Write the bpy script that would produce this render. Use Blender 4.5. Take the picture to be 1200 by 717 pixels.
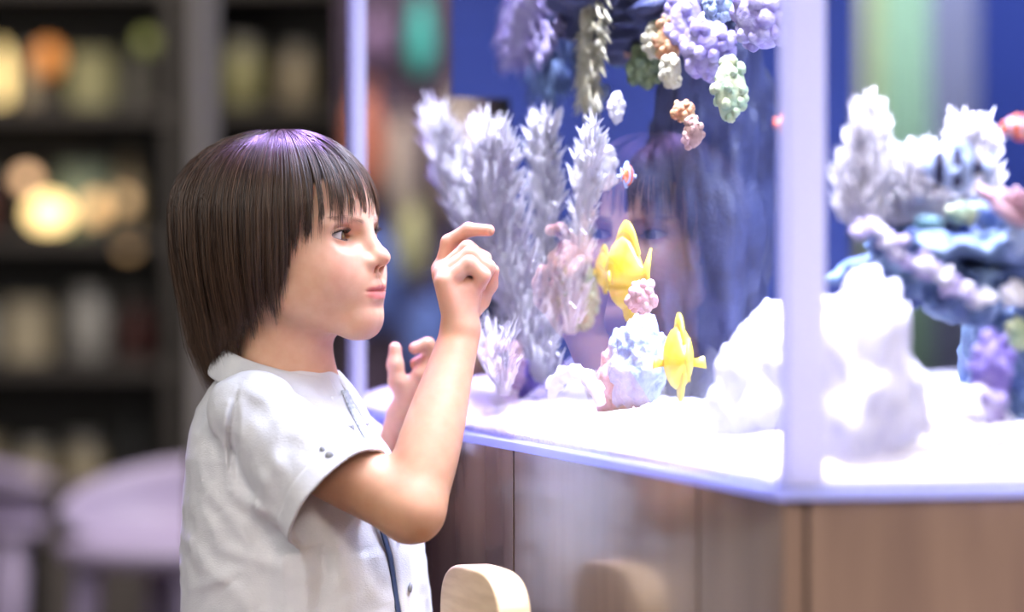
import bpy, bmesh, math, random
import numpy as np
from mathutils import Vector, Matrix, noise as mnoise

for _o in list(bpy.data.objects):
    bpy.data.objects.remove(_o)
sc = bpy.context.scene
COL = sc.collection
R = math.radians
rng = np.random.default_rng(7)
random.seed(7)

# ------------------------------------------------------------------ camera
FPX = 4200.0            # focal length in pixels of the 1200 px wide frame
HOR = 250.0             # image row of the horizon
CZ = 0.985              # camera height, level with the boy's eyes
cam_d = bpy.data.cameras.new('camera')
cam = bpy.data.objects.new('camera', cam_d)
COL.objects.link(cam)
cam.location = (0, 0, CZ)
cam.rotation_euler = (R(90), 0, 0)
cam_d.sensor_width = 36.0
cam_d.lens = FPX * 36.0 / 1200.0
cam_d.shift_y = -(358.5 - HOR) / 1200.0
cam_d.clip_start = 0.05
cam_d.dof.use_dof = True
cam_d.dof.focus_distance = 3.2
cam_d.dof.aperture_fstop = 1.9
sc.camera = cam

# ------------------------------------------------------------------ world and light
sc.view_settings.view_transform = 'Standard'
sc.view_settings.look = 'None'
sc.view_settings.exposure = 0.0
sc.view_settings.gamma = 1.0
sc.view_settings.use_curve_mapping = False
sc.cycles.max_bounces = 10
sc.cycles.transparent_max_bounces = 24
sc.cycles.sample_clamp_indirect = 6.0
sc.cycles.caustics_reflective = False
sc.cycles.caustics_refractive = False
sc.cycles.use_denoising = True

w = bpy.data.worlds.new('world')
sc.world = w
w.use_nodes = True
w.node_tree.nodes['Background'].inputs[0].default_value = (0.5, 0.45, 0.5, 1)
w.node_tree.nodes['Background'].inputs[1].default_value = 0.05


def area(name, loc, target, size, power, color, size_y=None, spread=180):
    d = bpy.data.lights.new(name, 'AREA')
    d.energy = power
    d.color = color
    d.shape = 'RECTANGLE'
    d.size = size
    d.size_y = size_y or size
    d.spread = R(spread)
    o = bpy.data.objects.new(name, d)
    COL.objects.link(o)
    o.location = loc
    v = Vector(target) - Vector(loc)
    o.rotation_euler = v.to_track_quat('-Z', 'Y').to_euler()
    return o


TANK_LIGHT = 32.0
area('shop_ceiling_light', (-0.9, 0.9, 2.7), (-0.15, 3.25, 0.85), 1.3, 35, (1.0, 0.95, 0.9))
area('shop_window_light', (-2.6, 1.6, 1.6), (-0.2, 3.25, 0.9), 1.6, 29, (1.0, 0.97, 0.93), 1.4)
area('violet_ceiling_light', (-0.35, 4.1, 2.6), (-0.2, 3.27, 1.0), 0.5, 28, (0.50, 0.32, 1.0), spread=70)
area('aquarium_lamp', (0.42, 3.35, 1.60), (0.42, 3.35, 0.8), 0.95, TANK_LIGHT, (0.72, 0.78, 1.0), 0.8, spread=120)
area('coral_fill_light', (0.10, 3.16, 1.56), (0.16, 3.2, 0.8), 1.0, 13, (0.84, 0.84, 1.0), 0.08, spread=60).rotation_euler = (0, 0, math.atan2(1.087, -0.386))  # extra lamp added to whiten the corals near the front glass
area('corner_fill_light', (0.42, 2.88, 1.56), (0.36, 2.95, 0.8), 0.45, 9, (0.85, 0.86, 1.0), 0.10, spread=75)  # added lamp lifting the shaded white rocks and bush coral
area('cabinet_fill_light', (1.2, -0.8, 2.6), (0.95, 2.75, 0.45), 1.0, 18, (1.0, 0.86, 0.74), spread=32)  # unseen lamp added to brighten the cabinet's side face
area('dining_violet_light', (-1.6, 6.2, 2.4), (-1.1, 6.6, 0.5), 0.5, 9, (0.62, 0.48, 1.0))
area('back_shop_light', (-1.0, 5.6, 2.9), (-1.0, 7.6, 0.9), 1.4, 36, (1.0, 0.86, 0.62))
area('front_fill_light', (-0.9, 0.9, 0.5), (-0.2, 3.25, 0.9), 0.8, 4, (1.0, 0.93, 0.88), 0.6)
area('display_fill_light', (-0.1, 5.3, 2.6), (-0.25, 6.4, 0.8), 0.6, 26, (1.0, 0.9, 0.85))  # unseen spot put in to light the goods on the display board

# ------------------------------------------------------------------ helpers


def P(px, py, y):
    """world point on the photo's (px, py) at depth y"""
    return np.array([(px - 600.0) / FPX * y, y, CZ - (py - HOR) / FPX * y])


def tag(o, label=None, cat=None, group=None, kind=None):
    if label: o['label'] = label
    if cat: o['category'] = cat
    if group: o['group'] = group
    if kind: o['kind'] = kind
    return o


def empty(name, loc, rz=0.0):
    o = bpy.data.objects.new(name, None)
    COL.objects.link(o)
    o.location = loc
    o.rotation_euler = (0, 0, rz)
    o.empty_display_size = 0.05
    return o


def copy_tree(o, parent=None):
    c = o.copy()
    COL.objects.link(c)
    if parent is not None: c.parent = parent
    for ch in list(o.children):
        copy_tree(ch, c)
    return c


def obj_np(name, V, F, mat, parent=None, smooth=True, loc=None, attr=None):
    """mesh object from vertex array and a face array (n,3|4) or a list of faces; world coordinates, put relative to loc/parent"""
    V = np.asarray(V, dtype=np.float64)
    off = np.zeros(3)
    if parent is not None:
        p = parent
        while p is not None:
            off = off + np.array(p.location)
            p = p.parent
    if loc is not None:
        l = np.array(loc, float) - off
    else:
        l = np.zeros(3)
    V = V - off - l
    me = bpy.data.meshes.new(name)
    if isinstance(F, np.ndarray):
        k = F.shape[1]
        me.vertices.add(len(V))
        me.vertices.foreach_set('co', V.astype(np.float32).ravel())
        me.loops.add(F.size)
        me.loops.foreach_set('vertex_index', F.astype(np.int32).ravel())
        me.polygons.add(len(F))
        me.polygons.foreach_set('loop_start', np.arange(0, F.size, k, dtype=np.int32))
        me.update(calc_edges=True)
    else:
        me.from_pydata([tuple(v) for v in V], [], [tuple(f) for f in F])
        me.update()
    if attr is not None:
        a = me.attributes.new('tint', 'FLOAT_COLOR', 'POINT')
        c = np.ones((len(V), 4), np.float32)
        c[:, :3] = attr
        a.data.foreach_set('color', c.ravel())
    if smooth:
        me.polygons.foreach_set('use_smooth', np.ones(len(me.polygons), bool))
    me.materials.append(mat)
    o = bpy.data.objects.new(name, me)
    COL.objects.link(o)
    o.location = l
    if parent is not None: o.parent = parent
    return o


class MB:
    """collects simple shapes into one mesh"""
    def __init__(s):
        s.v = []; s.f = []
        s.n = 0

    def add(s, V, F):
        s.v.append(np.asarray(V, float))
        s.f += [tuple(int(i) + s.n for i in f) for f in F]
        s.n += len(V)

    def box(s, c, size, rz=0.0):
        c = np.array(c, float); h = np.array(size, float) / 2
        V = np.array([[x, y, z] for x in (-1, 1) for y in (-1, 1) for z in (-1, 1)]) * h
        ca, sa = math.cos(rz), math.sin(rz)
        V = np.stack([V[:, 0] * ca - V[:, 1] * sa, V[:, 0] * sa + V[:, 1] * ca, V[:, 2]], 1) + c
        s.add(V, [(0, 1, 3, 2), (4, 6, 7, 5), (0, 4, 5, 1), (2, 3, 7, 6), (0, 2, 6, 4), (1, 5, 7, 3)])

    def tube(s, pts, rad, sides=6, flat=None):
        pts = np.asarray(pts, float); n = len(pts)
        rad = np.broadcast_to(np.asarray(rad, float), (n,))
        T = np.gradient(pts, axis=0)
        T /= np.linalg.norm(T, axis=1)[:, None] + 1e-12
        ref = np.array([0, 0, 1.0]) if abs(T[0, 2]) < 0.9 else np.array([1.0, 0, 0])
        A = np.cross(T, ref); A /= np.linalg.norm(A, axis=1)[:, None] + 1e-12
        B = np.cross(T, A)
        an = np.arange(sides) * 2 * math.pi / sides
        fa = 1.0 if flat is None else flat
        V = pts[:, None] + rad[:, None, None] * (np.cos(an)[None, :, None] * A[:, None] + fa * np.sin(an)[None, :, None] * B[:, None])
        V = V.reshape(-1, 3)
        F = []
        for i in range(n - 1):
            for j in range(sides):
                k = (j + 1) % sides
                F.append((i * sides + j, i * sides + k, (i + 1) * sides + k, (i + 1) * sides + j))
        F.append(tuple(range(sides))[::-1])
        F.append(tuple((n - 1) * sides + j for j in range(sides)))
        s.add(V, F)

    def lathe(s, c, prof, sides=24):
        """prof: (radius, z) list; c: base point"""
        c = np.array(c, float)
        an = np.arange(sides) * 2 * math.pi / sides
        V = []
        for r_, z_ in prof:
            for a in an:
                V.append((c[0] + r_ * math.cos(a), c[1] + r_ * math.sin(a), c[2] + z_))
        F = []
        n = len(prof)
        for i in range(n - 1):
            for j in range(sides):
                k = (j + 1) % sides
                F.append((i * sides + j, i * sides + k, (i + 1) * sides + k, (i + 1) * sides + j))
        F.append(tuple(range(sides))[::-1])
        F.append(tuple((n - 1) * sides + j for j in range(sides)))
        s.add(V, F)

    def ball(s, c, r, seg=12, rings=8):
        r = np.broadcast_to(np.asarray(r, float), (3,))
        V = []
        for i in range(rings + 1):
            t = math.pi * i / rings
            for j in range(seg):
                a = 2 * math.pi * j / seg
                V.append((math.sin(t) * math.cos(a), math.sin(t) * math.sin(a), math.cos(t)))
        V = np.array(V) * r + np.array(c, float)
        F = [(i * seg + j, (i + 1) * seg + j, (i + 1) * seg + (j + 1) % seg, i * seg + (j + 1) % seg) for i in range(rings) for j in range(seg)]
        s.add(V, F)

    def prism(s, poly, z0, z1):
        n = len(poly)
        V = [(x, y, z0) for x, y in poly] + [(x, y, z1) for x, y in poly]
        F = [tuple(range(n))[::-1], tuple(range(n, 2 * n))]
        for i in range(n):
            j = (i + 1) % n
            F.append((i, j, n + j, n + i))
        s.add(V, F)

    def build(s, name, mat, parent=None, smooth=False, loc=None, bevel=0.0):
        V = np.concatenate(s.v)
        o = obj_np(name, V, s.f, mat, parent, smooth, loc)
        if bevel:
            m = o.modifiers.new('bevel', 'BEVEL'); m.width = bevel; m.segments = 3; m.limit_method = 'ANGLE'
        return o


# ------------------------------------------------------------------ materials
def mat(name, col=(0.5, 0.5, 0.5), rough=0.5, metal=0.0, spec=0.5, sss=0.0, sss_r=(1, 0.35, 0.2), sss_s=0.004, col2=None, nscale=20.0,
        stretch=(1, 1, 1), bump=0.0, bscale=60.0, bstretch=None, attr=False, trans=0.0, coat=0.0, sheen=0.0, emit=None, estr=0.0, bdist=0.002, thr=(0.35, 0.65)):
    m = bpy.data.materials.new(name)
    m.use_nodes = True
    nt = m.node_tree
    b = nt.nodes['Principled BSDF']
    b.inputs['Base Color'].default_value = (*col, 1)
    b.inputs['Roughness'].default_value = rough
    b.inputs['Metallic'].default_value = metal
    b.inputs['Specular IOR Level'].default_value = spec
    b.inputs['Subsurface Weight'].default_value = sss
    b.inputs['Subsurface Radius'].default_value = sss_r
    b.inputs['Subsurface Scale'].default_value = sss_s
    b.inputs['Coat Weight'].default_value = coat
    b.inputs['Coat Roughness'].default_value = 0.1
    b.inputs['Sheen Weight'].default_value = sheen
    if emit:
        b.inputs['Emission Color'].default_value = (*emit, 1)
        b.inputs['Emission Strength'].default_value = estr
    tc = None

    def coords(st):
        nonlocal tc
        if tc is None: tc = nt.nodes.new('ShaderNodeTexCoord')
        mp = nt.nodes.new('ShaderNodeMapping')
        mp.inputs['Scale'].default_value = st
        nt.links.new(tc.outputs['Object'], mp.inputs['Vector'])
        return mp.outputs['Vector']
    if attr:
        a = nt.nodes.new('ShaderNodeAttribute'); a.attribute_name = 'tint'
        src = a.outputs['Color']
        if col2 is not None:
            n = nt.nodes.new('ShaderNodeTexNoise'); n.inputs['Scale'].default_value = nscale; n.inputs['Detail'].default_value = 5
            nt.links.new(coords(stretch), n.inputs['Vector'])
            mx = nt.nodes.new('ShaderNodeMix'); mx.data_type = 'RGBA'; mx.blend_type = 'MULTIPLY'
            mr = nt.nodes.new('ShaderNodeMapRange'); mr.inputs[1].default_value = 0.3; mr.inputs[2].default_value = 0.7
            nt.links.new(n.outputs['Fac'], mr.inputs[0])
            nt.links.new(mr.outputs[0], mx.inputs[0])
            nt.links.new(src, mx.inputs[6]); mx.inputs[7].default_value = (*col2, 1)
            src = mx.outputs[2]
        nt.links.new(src, b.inputs['Base Color'])
    elif col2 is not None:
        n = nt.nodes.new('ShaderNodeTexNoise'); n.inputs['Scale'].default_value = nscale; n.inputs['Detail'].default_value = 6
        nt.links.new(coords(stretch), n.inputs['Vector'])
        cr = nt.nodes.new('ShaderNodeValToRGB')
        cr.color_ramp.elements[0].position = thr[0]; cr.color_ramp.elements[1].position = thr[1]
        cr.color_ramp.elements[0].color = (*col, 1); cr.color_ramp.elements[1].color = (*col2, 1)
        nt.links.new(n.outputs['Fac'], cr.inputs['Fac'])
        nt.links.new(cr.outputs['Color'], b.inputs['Base Color'])
    if trans:
        # part of the light passes through the thin body of the thing
        tr = nt.nodes.new('ShaderNodeBsdfTranslucent'); tr.inputs['Color'].default_value = (*col, 1)
        mx = nt.nodes.new('ShaderNodeMixShader'); mx.inputs[0].default_value = trans
        nt.links.new(b.outputs[0], mx.inputs[1]); nt.links.new(tr.outputs[0], mx.inputs[2])
        nt.links.new(mx.outputs[0], nt.nodes['Material Output'].inputs['Surface'])
    if bump:
        n = nt.nodes.new('ShaderNodeTexNoise'); n.inputs['Scale'].default_value = bscale; n.inputs['Detail'].default_value = 6
        nt.links.new(coords(bstretch or (1, 1, 1)), n.inputs['Vector'])
        bp = nt.nodes.new('ShaderNodeBump'); bp.inputs['Strength'].default_value = bump; bp.inputs['Distance'].default_value = bdist
        nt.links.new(n.outputs['Fac'], bp.inputs['Height'])
        nt.links.new(bp.outputs['Normal'], b.inputs['Normal'])
    return m


def glass_mat(name, tint=(0.93, 0.95, 1.0), refl=1.0, ior=1.5):
    """flat sheet glass: clear, mirror-like at grazing angles"""
    m = bpy.data.materials.new(name); m.use_nodes = True
    nt = m.node_tree; nt.nodes.clear()
    out = nt.nodes.new('ShaderNodeOutputMaterial')
    t = nt.nodes.new('ShaderNodeBsdfTransparent'); t.inputs[0].default_value = (*tint, 1)
    g = nt.nodes.new('ShaderNodeBsdfGlossy'); g.inputs['Roughness'].default_value = 0.0; g.inputs[0].default_value = (refl, refl, refl, 1)
    f = nt.nodes.new('ShaderNodeFresnel'); f.inputs[0].default_value = ior
    mx = nt.nodes.new('ShaderNodeMixShader')
    # a thin sheet: only its outer face mirrors, there is no total reflection inside
    ge = nt.nodes.new('ShaderNodeNewGeometry')
    sb = nt.nodes.new('ShaderNodeMath'); sb.operation = 'SUBTRACT'; sb.inputs[0].default_value = 1.0
    ml = nt.nodes.new('ShaderNodeMath'); ml.operation = 'MULTIPLY'
    nt.links.new(ge.outputs['Backfacing'], sb.inputs[1]); nt.links.new(sb.outputs[0], ml.inputs[0]); nt.links.new(f.outputs[0], ml.inputs[1])
    nt.links.new(ml.outputs[0], mx.inputs[0]); nt.links.new(t.outputs[0], mx.inputs[1]); nt.links.new(g.outputs[0], mx.inputs[2])
    nt.links.new(mx.outputs[0], out.inputs[0])
    return m


def clear_mat(name, tint):
    m = bpy.data.materials.new(name); m.use_nodes = True
    nt = m.node_tree; nt.nodes.clear()
    out = nt.nodes.new('ShaderNodeOutputMaterial')
    t = nt.nodes.new('ShaderNodeBsdfTransparent'); t.inputs[0].default_value = (*tint, 1)
    nt.links.new(t.outputs[0], out.inputs[0])
    return m


# ------------------------------------------------------------------ implicit surfaces (for the boy, his clothes and the rocks)
def hashf(ix, iy, iz):
    n = (ix * 374761393 + iy * 668265263 + iz * 2147483647 * 3 + 1274126177) & 0xffffffff
    n = ((n ^ (n >> 13)) * 1274126177) & 0xffffffff
    return ((n ^ (n >> 16)) & 0xffff) / 32767.5 - 1.0


def vnoise(p, s):
    q = p / s
    i = np.floor(q).astype(np.int64); f = q - i
    f = f * f * (3 - 2 * f)
    r = 0
    for dx in (0, 1):
        for dy in (0, 1):
            for dz in (0, 1):
                wgt = (f[:, 0] if dx else 1 - f[:, 0]) * (f[:, 1] if dy else 1 - f[:, 1]) * (f[:, 2] if dz else 1 - f[:, 2])
                r = r + wgt * hashf(i[:, 0] + dx, i[:, 1] + dy, i[:, 2] + dz)
    return r


def smin(a, b, k):
    h = np.maximum(k - np.abs(a - b), 0) / k
    return np.minimum(a, b) - h * h * k * 0.25


def smax(a, b, k):
    return -smin(-a, -b, k)


def ell(p, c, r):
    q = p - np.array(c, float); r = np.array(r, float)
    k0 = np.linalg.norm(q / r, axis=1); k1 = np.linalg.norm(q / (r * r), axis=1) + 1e-9
    return k0 * (k0 - 1) / k1


def cone(p, a, b, ra, rb):
    a = np.array(a, float); b = np.array(b, float)
    ab = b - a
    t = np.clip(((p - a) @ ab) / (ab @ ab), 0, 1)
    return np.linalg.norm(p - a - t[:, None] * ab, axis=1) - (ra + (rb - ra) * t)


def chain(p, pts, rad, k=0.003):
    d = None
    for i in range(len(pts) - 1):
        e = cone(p, pts[i], pts[i + 1], rad[i], rad[i + 1])
        d = e if d is None else smin(d, e, k)
    return d


def near(p, c, r, f):
    """f evaluated only near the sphere (c, r); elsewhere a safe distance"""
    dd = np.linalg.norm(p - np.array(c, float), axis=1) - r
    out = np.maximum(dd, 0.02) + 0.02
    m = dd < 0.02
    if m.any(): out[m] = f(p[m])
    return out


def surface(f, lo, hi, h, newton=2, block=8):
    lo = np.array(lo, float); hi = np.array(hi, float)

    def ev(p):
        out = np.empty(len(p))
        for i in range(0, len(p), 400000):
            out[i:i + 400000] = f(p[i:i + 400000])
        return out
    nb = np.ceil((hi - lo) / (h * block)).astype(int)
    bi = np.stack(np.meshgrid(*[np.arange(n) for n in nb], indexing='ij'), -1).reshape(-1, 3)
    bc = lo + (bi + 0.5) * h * block
    bi = bi[np.abs(ev(bc)) < h * block * 0.87 * 1.35]
    g = np.stack(np.meshgrid(*[np.arange(block + 1)] * 3, indexing='ij'), -1).reshape(-1, 3)
    S = int(max(nb) * block + 8)
    keys = []; verts = []; edges = []
    off = np.array([[x, y, z] for x in (0, 1) for y in (0, 1) for z in (0, 1)])
    E = [(0, 1), (2, 3), (4, 5), (6, 7), (0, 2), (1, 3), (4, 6), (5, 7), (0, 4), (1, 5), (2, 6), (3, 7)]
    for c0 in range(0, len(bi), 500):
        B = bi[c0:c0 + 500]
        G = (B[:, None] * block + g[None]).reshape(-1, 3)
        vals = ev(lo + G * h).reshape(len(B), block + 1, block + 1, block + 1)
        cv = np.stack([vals[:, x:x + block, y:y + block, z:z + block] for x, y, z in off], -1)
        neg = cv < 0
        act = neg.any(-1) & ~neg.all(-1)
        idx = np.argwhere(act)
        if not len(idx): continue
        cv = cv[act]
        cell = B[idx[:, 0]] * block + idx[:, 1:]
        sp = np.zeros((len(cell), 3)); cnt = np.zeros(len(cell))
        for a, b in E:
            va, vb = cv[:, a], cv[:, b]
            m = (va < 0) != (vb < 0)
            t = np.where(m, va / np.where(m, va - vb, 1), 0)
            sp += np.where(m[:, None], off[a] + t[:, None] * (off[b] - off[a]), 0)
            cnt += m
        verts.append(lo + (cell + sp / cnt[:, None]) * h)
        keys.append((cell[:, 0] * S + cell[:, 1]) * S + cell[:, 2])
        edges.append(cv[:, [0, 4, 2, 1]] < 0)
    V = np.concatenate(verts); K = np.concatenate(keys); C = np.concatenate(edges)
    o = np.argsort(K); V = V[o]; K = K[o]; C = C[o]

    def find(k):
        i = np.clip(np.searchsorted(K, k), 0, len(K) - 1)
        return i, K[i] == k
    F = []
    st = [S * S, S, 1]
    for ax, (u, v) in ((0, (1, 2)), (1, (2, 0)), (2, (0, 1))):
        m = C[:, 0] != C[:, ax + 1]
        k = K[m]; me = np.nonzero(m)[0]
        a, fa = find(k - st[u]); b, fb = find(k - st[u] - st[v]); c, fc = find(k - st[v])
        ok = fa & fb & fc
        q = np.stack([me, a, b, c], 1)
        flip = ~C[m][:, 0]
        q[flip] = q[flip][:, ::-1]
        F.append(q[ok])
    F = np.concatenate(F)
    e = h * 0.4
    for _ in range(newton):
        d = ev(V)
        gr = np.stack([ev(V + np.eye(3)[i] * e) - ev(V - np.eye(3)[i] * e) for i in range(3)], 1) / (2 * e)
        gn = (gr ** 2).sum(1) + 1e-6
        step = -(d / np.maximum(gn, 0.15))[:, None] * gr
        ln = np.linalg.norm(step, axis=1)
        step *= np.minimum(1, h * 0.8 / (ln + 1e-12))[:, None]
        V = V + step
    return V, F
area('screen_fill_light', (0.9, 5.0, 2.6), (0.8, 6.4, 1.2), 0.7, 44, (0.95, 0.95, 1.0))  # unseen lamp added to brighten the blue screen and curtains
# ------------------------------------------------------------------ the room
ROOM = (-6.0, 4.5, -2.5, 9.0, 3.3)   # x0, x1, y0, y1, height
M = {}
M['floor'] = mat('floor_tile', (0.10, 0.075, 0.06), 0.35, col2=(0.14, 0.11, 0.09), nscale=3)
M['wall'] = mat('wall_paint', (0.09, 0.075, 0.06), 0.8, col2=(0.12, 0.10, 0.08), nscale=2)
M['ceiling'] = mat('ceiling_paint', (0.25, 0.24, 0.23), 0.9)
x0, x1, y0, y1, hh = ROOM


def slab(name, c, s, m):
    b = MB(); b.box(c, s)
    o = b.build(name, m)
    tag(o, kind='structure')
    return o


slab('floor', ((x0 + x1) / 2, (y0 + y1) / 2, -0.05), (x1 - x0 + .2, y1 - y0 + .2, 0.1), M['floor'])
slab('ceiling', ((x0 + x1) / 2, (y0 + y1) / 2, hh + 0.05), (x1 - x0 + .2, y1 - y0 + .2, 0.1), M['ceiling'])
slab('wall_back', ((x0 + x1) / 2, y1 + 0.05, hh / 2), (x1 - x0, 0.1, hh), M['wall'])
slab('wall_front', ((x0 + x1) / 2, y0 - 0.05, hh / 2), (x1 - x0, 0.1, hh), M['wall'])
slab('wall_left', (x0 - 0.05, (y0 + y1) / 2, hh / 2), (0.1, y1 - y0, hh), M['wall'])
slab('wall_right', (x1 + 0.05, (y0 + y1) / 2, hh / 2), (0.1, y1 - y0, hh), M['wall'])

# grey pole
M['pole'] = mat('pole_paint', (0.30, 0.28, 0.27), 0.5)
b = MB()
pp = P(238, 0, 4.7)
b.lathe((pp[0], pp[1], 0.0), [(0.05, 0), (0.05, 0.012), (0.022, 0.016), (0.022, hh - 0.016), (0.05, hh - 0.012), (0.05, hh)], 20)
o = b.build('column', M['pole'], smooth=False)
tag(o, kind='structure')

# ------------------------------------------------------------------ aquarium
TANA = 0.355
A2 = np.array([0.200, 2.667])        # near corner, outside
B2 = np.array([-0.186, 3.754])       # far corner
dv = (B2 - A2) / np.linalg.norm(B2 - A2)
NV = np.array([-dv[1], dv[0]]) * -1  # into the tank
if NV[0] < 0: NV = -NV
EV = np.array([0.985, 0.174]); EV /= np.linalg.norm(EV)
LEN = float(np.linalg.norm(B2 - A2))
WID = 0.9
C2 = B2 + WID * NV
D2 = A2 + WID * EV
ZB = CZ - 277.0 / FPX * 3.23         # underside of the tank, 0.772
ZT = 1.42


def T(px, py, n):
    """point seen at (px, py), n metres behind the front glass"""
    # (p - A2).NV = n with p = ((px-600)/F * y, y)
    kx = (px - 600.0) / FPX
    y = (n + A2 @ NV) / (kx * NV[0] + NV[1])
    return P(px, py, y)


SN = np.array([-EV[1], EV[0]])       # normal of the side glass, into the tank


def TS(px, py, s):
    """point seen at (px, py), s metres behind the side glass"""
    kx = (px - 600.0) / FPX
    y = (s + A2 @ SN) / (kx * SN[0] + SN[1])
    return P(px, py, y)


def inset(poly, e):
    """shrink a convex polygon by e"""
    n = len(poly); out = []
    cen = np.mean(poly, axis=0)
    L = []
    for i in range(n):
        p, q = poly[i], poly[(i + 1) % n]
        t = (q - p) / np.linalg.norm(q - p); nn = np.array([-t[1], t[0]])
        if nn @ (cen - p) < 0: nn = -nn
        L.append((nn, nn @ p + e))
    for i in range(n):
        (a, ca), (b_, cb) = L[i - 1], L[i]
        out.append(np.linalg.solve(np.array([a, b_]), np.array([ca, cb])))
    return out


POLY = [A2, B2, C2, D2]
GT = 0.010
M['glass'] = glass_mat('aquarium_glass', ior=2.5)
M['clear'] = clear_mat('aquarium_glass_inner', (0.97, 0.98, 1.0))
M['edge'] = mat('glow_tinted_glass_edge', (0.55, 0.6, 0.98), 0.2, trans=0.5)  # pale blue stands for the tank light carried in the glass edge
M['edge_w'] = mat('bonded_corner', (0.82, 0.80, 0.93), 0.25, trans=0.5)
M['wood'] = mat('cabinet_veneer', (0.14, 0.095, 0.085), 0.22, spec=0.6, col2=(0.21, 0.145, 0.12), nscale=3.5, stretch=(5, 5, 0.7), coat=0.5)
M['wood_in'] = mat('cabinet_edge', (0.08, 0.055, 0.05), 0.4)
M['sand'] = mat('coral_sand', (0.86, 0.84, 0.92), 0.8, col2=(0.45, 0.42, 0.55), nscale=260, thr=(0.55, 0.72), bump=0.7, bscale=200, bdist=0.004)
M['blue'] = mat('blue_backing_film', (0.012, 0.024, 0.125), 0.5, col2=(0.015, 0.030, 0.14), nscale=2.0)
M['hood'] = mat('hood_metal', (0.05, 0.05, 0.06), 0.4)

tank = empty('aquarium', (float(np.mean([p[0] for p in POLY])), float(np.mean([p[1] for p in POLY])), ZB))
tag(tank, 'large brightly lit glass aquarium with blue backing standing on the brown cabinet', 'aquarium')
inn = inset(POLY, GT)
names = ['pane', 'pane', 'pane', 'pane']
for i in range(4):
    j = (i + 1) % 4
    b = MB()
    V = [(*POLY[i], ZB + .008), (*POLY[j], ZB + .008), (*POLY[j], ZT), (*POLY[i], ZT), (*inn[i], ZB + .008), (*inn[j], ZB + .008), (*inn[j], ZT), (*inn[i], ZT)]
    b.add(V, [(0, 3, 2, 1), (4, 5, 6, 7), (0, 1, 5, 4), (3, 7, 6, 2), (0, 4, 7, 3), (1, 2, 6, 5)])
    o = b.build('glass_pane', M['glass'], tank)
    o.data.materials.append(M['clear'])
    for k in range(1, 6): o.data.polygons[k].material_index = 1
    bm = bmesh.new(); bm.from_mesh(o.data); bmesh.ops.recalc_face_normals(bm, faces=bm.faces); bm.to_mesh(o.data); bm.free()
# bottom plate
b = MB(); b.prism([tuple(p) for p in inset(POLY, -0.004)], ZB, ZB + 0.008)
o = b.build('base_plate', M['edge'], tank, bevel=0.001)
o['label'] = 'glass base plate edge with blue tank glow in its colour'


def corner(P0, d1, d2, w1, w2, t=0.013):
    """bonded corner strip just inside the corner P0, an L of two legs"""
    d1 = np.array(d1); d2 = np.array(d2)
    e = 0.0112
    n1 = np.array([-d1[1], d1[0]]); n1 = n1 if n1 @ d2 > 0 else -n1
    n2 = np.array([-d2[1], d2[0]]); n2 = n2 if n2 @ d1 > 0 else -n2

    def at(u, v):  # offset from the two planes: u from plane of d1, v from plane of d2
        return P0 + np.linalg.solve(np.array([n1, n2]), np.array([u, v]))
    q = [at(e, e), at(e, e) + d1 * w1, at(e + t, e) + d1 * w1, at(e + t, e + t), at(e, e + t) + d2 * w2, at(e, e) + d2 * w2]
    b = MB(); b.prism([tuple(x) for x in q], ZB + 0.009, ZT - 0.002)
    o = b.build('corner_strip', M['edge_w'], tank)
    o['label'] = 'glowing white corner strip'
    return o


corner(A2, dv, EV, 0.020, 0.028)
corner(B2, -dv, NV, 0.022, 0.010)
# blue backing on the far end glass, two sheets with clear gaps


def film(n0, n1, z0, z1):
    e = 0.0125
    p = B2 - dv * e + NV * n0; q = B2 - dv * e + NV * n1
    p2 = p - dv * 0.002; q2 = q - dv * 0.002
    b = MB(); b.prism([tuple(p), tuple(q), tuple(q2), tuple(p2)], z0, z1)
    o = b.build('backing_film', M['blue'], tank)
    o['label'] = 'deep blue backing film'


film(0.125, 0.190, 1.107, ZT - 0.01)
film(0.190, 0.585, ZB + 0.02, ZT - 0.01)

# hood over the tank, holds the lamp
b = MB()
ho = inset(POLY, -0.01)
hi_ = inset(POLY, 0.01)
for i in range(4):
    j = (i + 1) % 4
    b.prism([tuple(ho[i]), tuple(ho[j]), tuple(hi_[j]), tuple(hi_[i])], ZT, 1.66)
b.prism([tuple(p) for p in ho], 1.66, 1.68)
o = b.build('hood', M['hood'], tank)

# sand bed
n = 70
V = []; F = []
ip = inset(POLY, GT + 0.002)


def sand_h(x, y):
    p = np.array([x, y]) - A2
    s_ = p @ dv; n_ = p @ NV
    q_ = p @ np.array(SN)
    e_ = max(0.0, min(n_, q_) - GT)
    h = (0.030 + 0.006 * mnoise.noise(Vector((x * 9, y * 9, 0))) + 0.004 * mnoise.noise(Vector((x * 30, y * 30, 3)))) * (1 - 0.86 * math.exp(-e_ / 0.035))
    return h


for i in range(n + 1):
    for j in range(n + 1):
        u, v = i / n, j / n
        p = (1 - u) * ((1 - v) * ip[0] + v * ip[1]) + u * ((1 - v) * ip[3] + v * ip[2])
        V.append((p[0], p[1], ZB + 0.0085 + sand_h(p[0], p[1])))
N1 = (n + 1) ** 2
F = [(i * (n + 1) + j, (i + 1) * (n + 1) + j, (i + 1) * (n + 1) + j + 1, i * (n + 1) + j + 1) for i in range(n) for j in range(n)]
ring = [i * (n + 1) for i in range(n + 1)] + [n * (n + 1) + j for j in range(1, n + 1)] + [i * (n + 1) + n for i in range(n - 1, -1, -1)] + [j for j in range(n - 1, 0, -1)]
base = len(V)
for k in ring:
    V.append((V[k][0], V[k][1], ZB + 0.0085))
m_ = len(ring)
for k in range(m_):
    F.append((ring[k], base + k, base + (k + 1) % m_, ring[(k + 1) % m_]))
F.append(tuple(base + k for k in range(m_)))
sand = obj_np('sand', np.array(V), F, M['sand'], None, True, loc=tank.location)
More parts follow.
